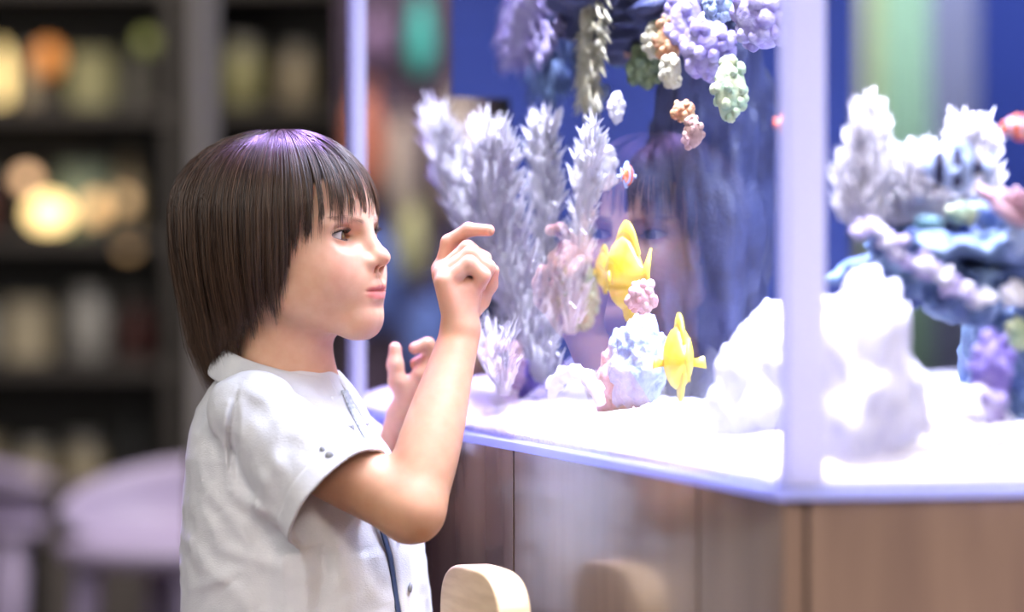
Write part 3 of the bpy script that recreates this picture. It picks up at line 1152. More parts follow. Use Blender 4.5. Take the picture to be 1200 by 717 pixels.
def cloth_disp(p, near_side=True):
    px = 600 + p[:, 0] / p[:, 1] * FPX
    py = HOR - (p[:, 2] - CZ) / p[:, 1] * FPX
    return px, py


# the creases are kept as 3-D segments on the near side of the shirt (depth of the cloth there)
F3 = []
for (xa, ya_, xb, yb_, wd, ht_) in FOLDS:
    def dep(px, py):
        y = 3.05
        for _ in range(60):
            p = P(px, py, y)[None]
            d = loft(p)[0]
            if d < 0.0005: break
            y += max(d, 0.001) * 1.0
            if y > 3.3: y = 3.2; break
        return P(px, py, y)
    F3.append((dep(xa, ya_), dep(xb, yb_), wd, ht_))


def wrinkle(p):
    d = np.zeros(len(p))
    p2 = p * np.array([1.0, 0.0, 1.0])
    for a, b, wd, ht_ in F3:
        dd, t = seg_d(p2, a * np.array([1.0, 0.0, 1.0]), b * np.array([1.0, 0.0, 1.0]))
        d += ht_ * np.exp(-(dd / (wd * 1.25)) ** 2) * np.sin(np.clip(t, 0.06, 0.94) * math.pi) ** 0.5
    q = p.copy(); q[:, 2] *= 0.45
    d = d * 1.7 * np.clip((BY - 0.03 - p[:, 1]) / 0.03, 0, 1)
    d += 0.0020 * vnoise(q, 0.035) + 0.0010 * vnoise(p + 3.1, 0.014)
    return d


def sleeve(p, A, B_, sgn):
    ax = (B_ - A); L = np.linalg.norm(ax); ax = ax / L
    t = np.clip((p - A) @ ax, -0.02, L + 0.05)
    rad = 0.040 + 0.0165 * np.clip(t / L, 0, 1.3)
    rr = np.linalg.norm(p - A - t[:, None] * ax, axis=1)
    d = rr - rad
    # turned-up hem band with its stitch line
    e = (t - (L - 0.020))
    d = d - 0.0014 * (1 / (1 + np.exp(-e / 0.0012))) + 0.0009 * np.exp(-(e / 0.0015) ** 2)
    # soft radial folds
    an = np.arctan2((p - A) @ np.array([0, 0, 1.0]), (p - A) @ np.array([0, -1.0, 0]))
    d = d - 0.0014 * np.sin(an * 5 + t * 30) * np.clip(t / L, 0, 1) - 0.0022 * vnoise(p, 0.028) - 0.0010 * vnoise(p, 0.012)
    if sgn > 0: d = d - wrinkle(p) * np.clip((L - 0.022 - t) / 0.02, 0, 1)
    return d * 0.85, (p - A) @ ax - L


TH = 0.0030


def torso_o(p):
    d = loft(p) - wrinkle(p)
    return d


def shirt_sdf(p):
    to = torso_o(p)
    sr, cr1 = sleeve(p, SL_A, SL_B, 1)
    slf, cl1 = sleeve(p, SL_AL, SL_BL, -1)
    tsh = np.maximum(to, -(to + TH))
    s1 = np.maximum(np.maximum(np.maximum(sr, cr1), -(sr + TH)), -(to + TH))
    s2 = np.maximum(np.maximum(np.maximum(slf, cl1), -(slf + TH)), -(to + TH))
    d = smin(smin(tsh, s1, 0.008), s2, 0.008)
    # neck opening
    d = np.maximum(d, -cone(p, P(331, 414, 3.275), P(331, 395, 3.275), 0.046, 0.056))
    d = np.maximum(d, 0.515 - p[:, 2])
    return d


V, F = surface(shirt_sdf, (-0.52, 2.98, 0.50), (0.0, 3.55, 0.90), 0.0016, newton=1)
M['shirt'] = mat('white_linen', (0.60, 0.61, 0.65), 0.85, spec=0.2, sheen=0.2, bump=0.45, bscale=420, bstretch=(1, 1, 2.2), bdist=0.0012, col2=(0.66, 0.67, 0.70), nscale=40)
shirt = obj_np('shirt', V, F, M['shirt'], boy)

# collar ----------------------------------------------------------------
CC = P(331, 450, 3.277)
NC = 90


def col_pt(ph, lvl, out):
    """ph: 0 = front, positive to his right; lvl 0 = base, 1 = top of the stand"""
    a, b_ = 0.0495 + out, 0.053 + out
    f = a * math.cos(ph); r_ = b_ * math.sin(ph)
    tilt = -0.28 * f                      # the ring dips to the front
    z = CC[2] + tilt + lvl
    return np.array([CC[0] + f * BU[0] + r_ * BR[0], CC[1] + f * BU[1] + r_ * BR[1], z])


V = []; F = []
gap = 0.16
rows_ = 11
for i in range(NC + 1):
    ph = gap + (2 * math.pi - 2 * gap) * i / NC
    e = min(ph - gap, 2 * math.pi - gap - ph)           # distance from the collar ends
    fall = 0.025 + 0.010 * math.exp(-(e / 0.55) ** 2)
    prof = [(-0.012, 0.000), (0.004, -0.0015), (0.016, -0.002), (0.0205, -0.0005), (0.0215, 0.0020), (0.0195, 0.0045)]
    for k in range(1, 6):
        u = k / 5
        prof.append((0.0195 - fall * u, 0.0045 + (0.0185 + 0.0075 * math.cos(ph)) * u + 0.0015 * math.sin(u * 3.1) + 0.0008 * math.sin(ph * 9 + k)))
    for lv, ou in prof:
        V.append(col_pt(ph, lv, ou))
for i in range(NC):
    for k in range(rows_ - 1):
        a = i * rows_ + k
        F.append((a, a + 1, a + rows_ + 1, a + rows_))
col = obj_np('collar', np.array(V), F, M['shirt'], shirt)
m = col.modifiers.new('thick', 'SOLIDIFY'); m.thickness = 0.0030; m.offset = 0
m = col.modifiers.new('soft', 'SUBSURF'); m.levels = 1; m.render_levels = 1

# front placket: white strip with navy edging, buttons
M['navy'] = mat('navy_piping', (0.03, 0.05, 0.11), 0.6)
M['grey_trim'] = mat('grey_trim', (0.25, 0.29, 0.34), 0.7, col2=(0.55, 0.58, 0.62), nscale=500)
M['button'] = mat('grey_button', (0.30, 0.31, 0.34), 0.3)


def front_strip(name, a0, a1, grow, m, rows):
    V = []; F = []
    for i, r_ in enumerate(rows):
        for j in range(5):
            aa = a0 + (a1 - a0) * j / 4
            g_ = grow + 0.0035
            p = loft_pt(r_, aa, g_)
            V.append(p)
    n = len(rows)
    for i in range(n - 1):
        for j in range(4):
            a = i * 5 + j
            F.append((a, a + 1, a + 6, a + 5))
    o = obj_np(name, np.array(V), F, m, shirt)
    mo = o.modifiers.new('thick', 'SOLIDIFY'); mo.thickness = 0.0016; mo.offset = 0
    return o


rws = list(np.linspace(462, 850, 60))
front_strip('placket', 0.02, 0.26, 0.0, M['shirt'], rws)
front_strip('placket_piping', 0.275, 0.315, 0.0003, M['navy'], list(np.linspace(570, 850, 40)))
front_strip('placket_trim', -0.14, 0.02, 0.0016, M['grey_trim'], list(np.linspace(456, 548, 16)))
for r_ in (500, 560, 620, 680, 740):
    p = loft_pt(r_, 0.14, 0.0065)
    b = MB(); b.ball((0, 0, 0), (0.0018, 0.0048, 0.0048), 16, 8)
    o = obj_np('button', np.concatenate(b.v) + p, b.f, M['button'], shirt, loc=p)
# sleeve tab with its button
ax = (SL_B - SL_A) / np.linalg.norm(SL_B - SL_A)
for pxx, pyy in ((386, 533), (378, 526)):
    y = 3.0
    for _ in range(200):
        if shirt_sdf(P(pxx, pyy, y)[None])[0] < 0.0006: break
        y += 0.001
    p = P(pxx, pyy, y)
    b = MB(); b.ball((0, 0, 0), (0.0040 if pxx == 386 else 0.0028, 0.0018, 0.0040 if pxx == 386 else 0.0028), 16, 8)
    obj_np('button', np.concatenate(b.v) + p, b.f, M['button'], shirt, loc=p)

# trousers ----------------------------------------------------------------
def trouser_sdf(p):
    d = np.maximum(loft(p, -0.006), p[:, 2] - 0.585)
    d = smax(d, 0.50 - p[:, 2], 0.02)
    d = smin(d, ell(p, HIP, (0.094, 0.124, 0.094)), 0.05)
    for H_, K_, A_ in ((HIP_R, KNEE_R, ANK_R), (HIP_L, KNEE_L, ANK_L)):
        d = smin(d, cone(p, H_, K_, 0.064, 0.047), 0.02)
        d = smin(d, cone(p, K_, A_ + np.array([*(BU * 0.02), 0]), 0.046, 0.036), 0.012)
    d = d - 0.0015 * vnoise(p, 0.03)
    return d


V, F = surface(trouser_sdf, (-0.60, 2.95, 0.22), (0.06, 3.60, 0.62), 0.004, newton=1)
M['denim'] = mat('navy_cotton', (0.035, 0.05, 0.10), 0.9, col2=(0.05, 0.07, 0.13), nscale=200, bump=0.3, bscale=300)
obj_np('trousers', V, F, M['denim'], boy)

# chair with a rounded backrest, the boy kneels on it ---------------------
M['birch'] = mat('birch_wood', (0.62, 0.44, 0.25), 0.45, col2=(0.74, 0.56, 0.35), nscale=6, stretch=(3, 3, 22), bump=0.1, bscale=60)
cpos = P(568, 700, 3.12)
chair = empty('wooden_chair', (float(cpos[0] - 0.10), float(cpos[1]), 0.0))
tag(chair, 'pale birch child-size chair with rounded solid backrest between the boy and the cabinet', 'chair')
tdir = np.array([dv[0], dv[1]])      # along the glass
tnor = np.array([-NV[0], -NV[1]])    # towards the boy


def panel(name, cx_, cy_, wd, zb, zt, th, rtop, m, parent):
    """upright board along tdir with a rounded top"""
    pr = []
    N_ = 28
    for i in range(N_ + 1):
        a = math.pi * i / N_
        cu, su = math.cos(a), math.sin(a)
        ex = 0.62
        pr.append((wd / 2 * math.copysign(abs(cu) ** ex, cu), zt - rtop + rtop * abs(su) ** ex))
    pr += [(-wd / 2, zb), (wd / 2, zb)]
    V = []
    for s_ in (-th / 2, th / 2):
        for u, z in pr:
            V.append((cx_ + tdir[0] * u + tnor[0] * s_, cy_ + tdir[1] * u + tnor[1] * s_, z))
    n = len(pr)
    F = [tuple(range(n)), tuple(range(n, 2 * n))[::-1]] + [(i, n + i, n + (i + 1) % n, (i + 1) % n) for i in range(n)]
    b = MB(); b.add(V, F)
    return b.build(name, m, parent, bevel=0.003)


ztop = zz(664, 3.12)
panel('backrest', cpos[0], cpos[1], 0.160, SEAT_Z - 0.06, ztop, 0.030, 0.055, M['birch'], chair)
rzc = math.atan2(tnor[1], tnor[0])
sc_ = cpos[:2] + tnor * (0.016 + 0.14) + tdir * 0.10
b = MB(); b.box((sc_[0], sc_[1], SEAT_Z - 0.011), (0.278, 0.30, 0.02), rzc)
b.build('seat', M['birch'], chair, bevel=0.006)
for u, s_ in ((-.125, .03), (.125, .03), (-.125, .26), (.125, .26)):
    p = cpos[:2] + tdir * (u + .10) + tnor * (s_ + 0.016)
    b = MB(); b.box((p[0], p[1], (SEAT_Z - 0.022) / 2), (0.03, 0.03, SEAT_Z - 0.022), rzc)
    b.build('leg', M['birch'], chair, bevel=0.004)
# ------------------------------------------------------------------ life in the aquarium
def pal(name, c, c2, **k):
    M[name] = mat(name, c, k.pop('rough', 0.6), col2=c2, nscale=k.pop('nscale', 90), bump=k.pop('bump', 0.6), bscale=k.pop('bscale', 250), bdist=0.003, **k)
    return M[name]


pal('coral_white', (0.95, 0.93, 0.95), (0.86, 0.83, 0.91), trans=0.45)
pal('rock_white', (0.90, 0.88, 0.96), (0.74, 0.72, 0.88), nscale=25, trans=0.25)
pal('coral_lavender', (0.229, 0.173, 0.411), (0.411, 0.369, 0.543))
pal('coral_purple', (0.11, 0.073, 0.341), (0.248, 0.197, 0.469))
pal('coral_orange', (0.397, 0.138, 0.063), (0.506, 0.341, 0.167))
pal('coral_tan', (0.261, 0.138, 0.115), (0.397, 0.248, 0.197))
pal('coral_lime', (0.167, 0.294, 0.083), (0.411, 0.469, 0.197))
pal('coral_olive', (0.051, 0.084, 0.043), (0.169, 0.2, 0.093))
pal('coral_cream', (0.411, 0.369, 0.229), (0.506, 0.484, 0.369))
pal('coral_teal', (0.028, 0.111, 0.149), (0.111, 0.221, 0.253))
pal('coral_mint', (0.229, 0.341, 0.229), (0.44, 0.454, 0.261))
pal('coral_pink', (0.433, 0.21, 0.261), (0.528, 0.369, 0.397))
pal('coral_paleblue', (0.185, 0.248, 0.454), (0.341, 0.397, 0.528))
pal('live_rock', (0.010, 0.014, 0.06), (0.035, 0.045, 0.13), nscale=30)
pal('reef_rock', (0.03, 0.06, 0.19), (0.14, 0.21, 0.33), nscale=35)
M['fish_yellow'] = mat('fish_yellow', (0.90, 0.70, 0.03), 0.35, col2=(0.92, 0.76, 0.10), nscale=60, trans=0.2)
M['fish_white'] = mat('fish_white', (0.38, 0.48, 0.78), 0.35)
M['fish_black'] = mat('fish_black', (0.01, 0.012, 0.05), 0.35)
M['fish_orange'] = mat('fish_orange', (0.75, 0.13, 0.03), 0.35)

_T0 = T


def T(px, py, n):
    # the line of sight leaves through the far end glass early near the left edge, so things stand closer to the front glass
    return _T0(px, py, n if n < 0.10 else 0.10 + (n - 0.10) * 0.5)




def plume(name, label, skel, width, n, depth, m, spk=34, seed=1, up=(0, -1), rs=2.4, dj=0.02, core=0.42, side=False):
    """feathery coral: pointed sprays along a skeleton of photo points (px, py), n metres behind the glass"""
    r = random.Random(seed)
    f = TS if side else T
    b = MB()
    sk = np.array(skel, float); wd = np.array(width, float)
    K = 14
    u = np.linspace(0, len(sk) - 1, K)
    cx = np.interp(u, range(len(sk)), sk[:, 0]); cy = np.interp(u, range(len(sk)), sk[:, 1]); cw = np.interp(u, range(len(sk)), wd)
    dep = np.interp(u, range(len(sk)), np.broadcast_to(depth, (len(sk),)))
    scale = 1 / 1350.0
    b.tube([f(cx[i], cy[i], dep[i]) for i in range(K)], [cw[i] * core * scale * (0.85 + 0.3 * r.random()) for i in range(K)], 10)
    for i in range(n):
        t = r.random() ** 0.85 * (K - 1)
        x = np.interp(t, range(K), cx); y = np.interp(t, range(K), cy); w_ = np.interp(t, range(K), cw); dd = np.interp(t, range(K), dep)
        o = r.uniform(-1, 1); q = r.uniform(-1, 1)
        x0_ = x + o * w_ * 0.5; y0_ = y + r.uniform(-6, 6)
        L = spk * r.uniform(0.5, 1.25) * (1.0 - 0.35 * abs(o))
        dx = o * 0.45 + up[0] + r.uniform(-.18, .18); dy = up[1] + r.uniform(-.15, .15)
        d0 = dd + q * dj
        rr = rs * r.uniform(0.6, 1.2) * scale
        p0 = f(x0_, y0_, d0); p1 = f(x0_ + dx * L * .5, y0_ + dy * L * .5, d0 + q * 0.006); p2 = f(x0_ + dx * L * 0.95 + o * 2, y0_ + dy * L, d0 + q * 0.010)
        b.tube([p0, p1, p2], [rr, rr * 0.8, rr * 0.2], 5)
        if r.random() < 0.6:
            s_ = r.choice((-1, 1))
            e = f(x0_ + dx * L * .5 + s_ * L * .28, y0_ + dy * L * .5 + up[1] * L * .32, d0 + q * 0.008)
            b.tube([p1, (p1 + e) / 2, e], [rr * .7, rr * .6, rr * .15], 4)
    base = f(sk[0][0], sk[0][1], dep[0])
    b.v = [inside(v) for v in b.v]
    o = b.build(name, m, None, smooth=True, loc=base)
    tag(o, label, 'coral')
    return o


def lump_mesh(b, c, r_, seed, rough=0.25, sub=3, freq=1.6):
    bm = bmesh.new()
    bmesh.ops.create_icosphere(bm, subdivisions=sub, radius=1.0)
    r3 = np.broadcast_to(np.asarray(r_, float), (3,))
    V = []
    for v in bm.verts:
        n_ = mnoise.fractal(v.co * freq + Vector((seed * 7.3, seed * 1.7, seed)), 1.0, 2.0, 4)
        k = 1 + rough * n_
        V.append((v.co.x * r3[0] * k + c[0], v.co.y * r3[1] * k + c[1], v.co.z * r3[2] * k + c[2]))
    F = [tuple(v.index for v in f.verts) for f in bm.faces]
    bm.free()
    b.add(V, F)


def inside(V, e=0.0135):
    """keep the points inside the tank's glass and above its floor"""
    V = np.array(V, float)
    for _ in range(2):
        for i in range(4):
            p, q = POLY[i], POLY[(i + 1) % 4]
            t = (q - p) / np.linalg.norm(q - p); nn = np.array([-t[1], t[0]])
            if nn @ (np.mean(POLY, axis=0) - p) < 0: nn = -nn
            d = (V[:, :2] - p) @ nn
            V[:, :2] += np.maximum(0, e - d)[:, None] * nn
    V[:, 2] = np.clip(V[:, 2], ZB + 0.0095, ZT - 0.02)
    return V


def px2m(v, p): return v * p[1] / FPX


def polyp_coral(name, label, px, py, rx, ry, depth, m, n=26, seed=1, side=False, br=0.30):
    """rounded knobbly coral: a body covered in bulbs; rx, ry in photo pixels"""
    f = TS if side else T
    r = random.Random(seed)
    c = f(px, py, depth)
    a, h = px2m(rx, c), px2m(ry, c)
    b = MB()
    dp = min(a, h) * 0.9
    lump_mesh(b, c, (a * .82, dp * .82, h * .82), seed, 0.2, 3)
    for i in range(n):
        z = r.uniform(-1, 1); an = r.uniform(0, 2 * math.pi)
        q = math.sqrt(1 - z * z)
        p = c + np.array([a * q * math.cos(an), dp * q * math.sin(an), h * z]) * 0.80
        rr = min(a, h) * br * r.uniform(0.7, 1.3)
        lump_mesh(b, p, (rr, rr, rr * 1.15), seed + i, 0.2, 2)
    b.v = [inside(v) for v in b.v]
    o = b.build(name, m, None, smooth=True, loc=np.array([c[0], c[1], max(c[2] - h, ZB + 0.01)]))
    tag(o, label, 'coral')
    return o


def rock(name, label, px, py, rx, ry, depth, m, seed=1, side=False, dpt=None, rough=0.35, sub=5, freq=1.8):
    f = TS if side else T
    c = f(px, py, depth)
    a, h = px2m(rx, c), px2m(ry, c)
    b = MB()
    lump_mesh(b, c, (a, dpt or min(a, h), h), seed, rough, sub, freq)
    b.v = [inside(v) for v in b.v]
    o = b.build(name, m, None, smooth=True, loc=np.array([c[0], c[1], max(c[2] - h, ZB + 0.01)]))
    tag(o, label, 'rock')
    return o


# reef rocks (each reaches down to the sand)
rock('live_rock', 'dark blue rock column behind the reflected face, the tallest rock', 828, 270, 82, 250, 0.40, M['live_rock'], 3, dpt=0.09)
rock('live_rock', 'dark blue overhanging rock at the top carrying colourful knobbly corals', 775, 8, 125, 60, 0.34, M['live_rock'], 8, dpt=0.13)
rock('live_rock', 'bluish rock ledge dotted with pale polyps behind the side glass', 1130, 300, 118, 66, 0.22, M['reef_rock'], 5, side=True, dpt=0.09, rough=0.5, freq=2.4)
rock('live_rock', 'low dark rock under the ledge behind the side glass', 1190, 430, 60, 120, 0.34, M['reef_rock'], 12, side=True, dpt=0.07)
rock('white_rock', 'pale white rock standing on the sand just left of the bright corner', 900, 470, 62, 100, 0.10, M['rock_white'], 4, dpt=0.05, rough=0.3)
rock('white_rock', 'tall blurred white rock leaning in the near corner behind the side glass', 1012, 480, 72, 150, 0.08, M['rock_white'], 6, side=True, dpt=0.05, rough=0.3)
rock('white_rock', 'broad low white rock on the sand behind the side glass', 1085, 528, 110, 76, 0.11, M['rock_white'], 9, side=True, dpt=0.06, rough=0.3)
rock('white_rock', 'small white rock at the foot of the purple finger coral', 1175, 530, 60, 40, 0.10, M['rock_white'], 10, side=True, dpt=0.05, rough=0.3)
rock('coral_rock', 'pale lavender rubble rock below the upper yellow fish', 750, 425, 36, 50, 0.12, M['coral_paleblue'], 14, dpt=0.03)
rock('coral_rock', 'pinkish rubble rock beside the curled white coral', 722, 445, 22, 42, 0.10, M['coral_pink'], 15, dpt=0.02)

# white feathery corals near the front glass
plume('feather_coral', 'white feathery coral plume farthest to the left, leaning left', [(612, 350), (575, 300), (545, 245), (528, 190), (514, 145)], [24, 32, 38, 36, 20], 420, (0.10, 0.09, 0.08, 0.07, 0.07), M['coral_white'], 36, 1, up=(-0.30, -1))
plume('feather_coral', 'white spiky coral plume with tall thin points above the fingertip', [(640, 445), (612, 370), (588, 280), (578, 200), (574, 168)], [34, 50, 58, 46, 24], 560, (0.10, 0.09, 0.08, 0.07, 0.07), M['coral_white'], 42, 2, up=(-0.02, -1))
plume('feather_coral', 'narrow white coral plume between the spiky plume and the pale one', [(650, 400), (642, 300), (636, 230), (636, 175), (638, 150)], [20, 28, 34, 28, 16], 260, (0.12, 0.12, 0.12, 0.12, 0.12), M['coral_white'], 32, 3, up=(0.02, -1))
plume('feather_coral', 'pale slender coral plume beside the white round coral', [(668, 390), (676, 300), (688, 220), (696, 165)], [20, 26, 28, 16], 220, 0.12, M['coral_white'], 30, 4, up=(0.06, -1))
plume('fan_coral', 'small fan of white spines low down beside the purple coral', [(592, 462), (588, 440), (582, 415), (577, 400)], [14, 28, 36, 34], 130, 0.035, M['coral_white'], 46, 5, up=(-0.15, -1), rs=2.0)
plume('hanging_coral', 'white and lilac coral hanging from the top of the tank', [(640, -45), (632, -5), (622, 30), (610, 60)], [60, 74, 66, 40], 380, 0.16, M['coral_lavender'], 30, 6, up=(-0.1, 1))
plume('hanging_coral', 'deep blue frond coral hanging below the lilac one', [(660, -30), (655, 30), (648, 70), (642, 100)], [50, 60, 54, 30], 260, 0.24, M['reef_rock'], 34, 7, up=(0.05, 1))
plume('column_coral', 'upright white and green coral column beside the hanging corals', [(690, 130), (692, 70), (694, 20), (696, -30)], [20, 28, 34, 36], 260, 0.18, M['coral_cream'], 20, 8, up=(0, 1), core=0.5)
# white bush coral behind the side glass
plume('bush_coral', 'white bushy branching coral behind the side glass, left mass with tall tip', [(1010, 262), (1012, 220), (1016, 180), (1020, 135)], [50, 66, 46, 16], 520, 0.16, M['coral_white'], 30, 9, side=True, up=(0, -1), rs=2.2, dj=.03)
plume('bush_coral', 'white bushy branching coral behind the side glass, broad middle mass', [(1075, 262), (1075, 235), (1076, 210), (1076, 190)], [110, 120, 110, 80], 800, 0.20, M['coral_white'], 26, 10, side=True, up=(0, -1), rs=2.2, dj=.035, core=.35)
plume('bush_coral', 'white bushy branching coral with twin points above the striped fish', [(1140, 255), (1140, 220), (1138, 185), (1136, 155)], [50, 58, 54, 40], 520, 0.22, M['coral_white'], 30, 11, side=True, up=(0, -1), rs=2.2, dj=.03)

for (px, py, rx, ry, dp, m, lab) in [
    (710, 38, 13, 17, .24, 'coral_lime', 'lime green knobbly coral beside the white column coral'),
    (722, 55, 15, 24, .27, 'coral_teal', 'dark teal coral behind the lime green one'),
    (741, 50, 12, 20, .25, 'coral_tan', 'tan coral between the teal and the olive corals'),
    (738, 12, 12, 12, .26, 'coral_tan', 'small tan coral at the upper frame edge'),
    (757, 78, 18, 22, .25, 'coral_olive', 'olive green knobbly coral below the tan one'),
    (783, 45, 14, 24, .24, 'coral_orange', 'bright orange coral in the reef cluster at the top'),
    (768, 48, 13, 19, .23, 'coral_cream', 'cream yellow coral beside the bright orange one'),
    (786, 84, 11, 19, .23, 'coral_cream', 'cream coral below the bright orange one'),
    (769, 8, 14, 18, .25, 'coral_lime', 'lime yellow coral above the cream one'),
    (802, 30, 21, 36, .27, 'coral_lavender', 'large lavender coral to the side of the bright orange one'),
    (833, 56, 26, 32, .29, 'coral_lavender', 'lavender coral above the mint green coral'),
    (843, 8, 17, 14, .27, 'coral_paleblue', 'pale blue coral at the upper frame edge'),
    (893, 18, 28, 36, .27, 'coral_lavender', 'lavender coral nearest the tank corner'),
    (855, 104, 21, 40, .20, 'coral_mint', 'oval mint green and yellow coral over the dark blue backing'),
    (700, 108, 15, 14, .20, 'coral_paleblue', 'pale blue coral under the white column coral'),
    (722, 125, 10, 21, .16, 'coral_white', 'small white oval coral above the round white one'),
    (706, 198, 18, 30, .15, 'coral_white', 'round white coral beside the hair of the reflection'),
    (800, 130, 14, 13, .22, 'coral_orange', 'small orange coral above the reflected hair'),
    (812, 156, 13, 22, .22, 'coral_tan', 'pinkish tan coral hanging over the reflected hair'),
    (752, 347, 18, 21, .09, 'coral_pink', 'white and pink ball coral in front of the upper yellow fish'),
    (630, 440, 34, 36, .10, 'coral_purple', 'purple dome coral on the sand near the raised forearm'),
    (678, 345, 26, 48, .16, 'coral_mint', 'pale mint coral behind the reflected hand'),
]:
    g_ = 1.3 if py < 100 else 1.05
    polyp_coral('knobbly_coral', lab, px, py, rx * g_, ry * g_, dp, M[m], 30, int(px * 3 + py), br=0.26)
for (px, py, rx, ry, dp, m, lab) in [
    (1163, 430, 26, 46, .10, 'coral_purple', 'violet finger coral standing on the sand behind the side glass'),
    (1150, 480, 34, 30, .09, 'coral_lavender', 'low lavender coral at the foot of the violet finger coral'),
    (1128, 250, 22, 14, .14, 'coral_mint', 'mint green coral on the blue ledge below the striped fish'),
    (1190, 345, 18, 16, .12, 'coral_white', 'white ball coral at the frame edge below the pink fingers'),
    (1192, 392, 16, 21, .12, 'coral_mint', 'pale green ball coral at the frame edge above the violet coral'),
    (1088, 262, 20, 10, .12, 'coral_teal', 'teal coral on the blue ledge'),
    (1190, 285, 18, 22, .12, 'coral_paleblue', 'pale blue coral at the frame edge under the pink fingers'),
]:
    polyp_coral('knobbly_coral', lab, px, py, rx, ry, dp, M[m], 22, int(px * 3 + py), side=True)
# the row of small pale polyps running down the ledge
rr_ = random.Random(5)
for i in range(34):
    u = i / 33
    px = 1006 + 150 * u + rr_.uniform(-8, 8); py = 262 + 95 * u + rr_.uniform(-12, 12)
    b = MB(); c = TS(px, py, 0.115 + 0.01 * rr_.random())
    for k in range(5):
        lump_mesh(b, c + np.array([rr_.uniform(-1, 1), rr_.uniform(-1, 1), rr_.uniform(-1, 1)]) * 0.004, 0.0042 * rr_.uniform(.6, 1.2), i * 5 + k, .25, 2)
    o = b.build('polyp', M['coral_lavender'] if i % 3 else M['coral_white'], None, True, loc=c)
    tag(o, 'small pale polyp in the diagonal row along the blue ledge', 'coral polyp', 'pale polyps along the blue ledge')
# pink finger coral
b = MB(); r = random.Random(3)
for k, (ax_, ay_, bx_, by_) in enumerate([(1200, 262, 1146, 217), (1200, 255, 1160, 224), (1202, 250, 1176, 222), (1204, 252, 1190, 220), (1206, 258, 1168, 240), (1208, 262, 1204, 224)]):
    pts = []
    for i in range(8):
        u = i / 7
        pts.append(TS(ax_ + (bx_ - ax_) * u, ay_ + (by_ - ay_) * u + 5 * math.sin(u * 3.1), 0.115 - 0.006 * k * u))
    b.tube(pts, np.interp(np.linspace(0, 1, 8), [0, .8, 1], [0.0062, 0.0045, 0.002]), 8)
o = b.build('finger_coral', M['coral_pink'], None, True, loc=TS(1200, 262, .115)); tag(o, 'pink finger-like coral reaching out beside the striped fish', 'coral')
# curled white coral
b = MB()
pts = [T(px, py, 0.05) for px, py in [(646, 466), (650, 450), (660, 439), (674, 436), (688, 442), (698, 455), (704, 472)]]
b.tube(pts, [0.004, .0062, .0068, .0068, .0064, .006, .005], 10)
for px, py in [(660, 439), (674, 436), (688, 442), (650, 450), (698, 455)]:
    lump_mesh(b, T(px, py, .05), 0.0085, px, .3, 2)
o = b.build('curled_coral', M['coral_white'], None, True, loc=T(700, 472, .05)); tag(o, 'curled white tube coral arching over the sand', 'coral')


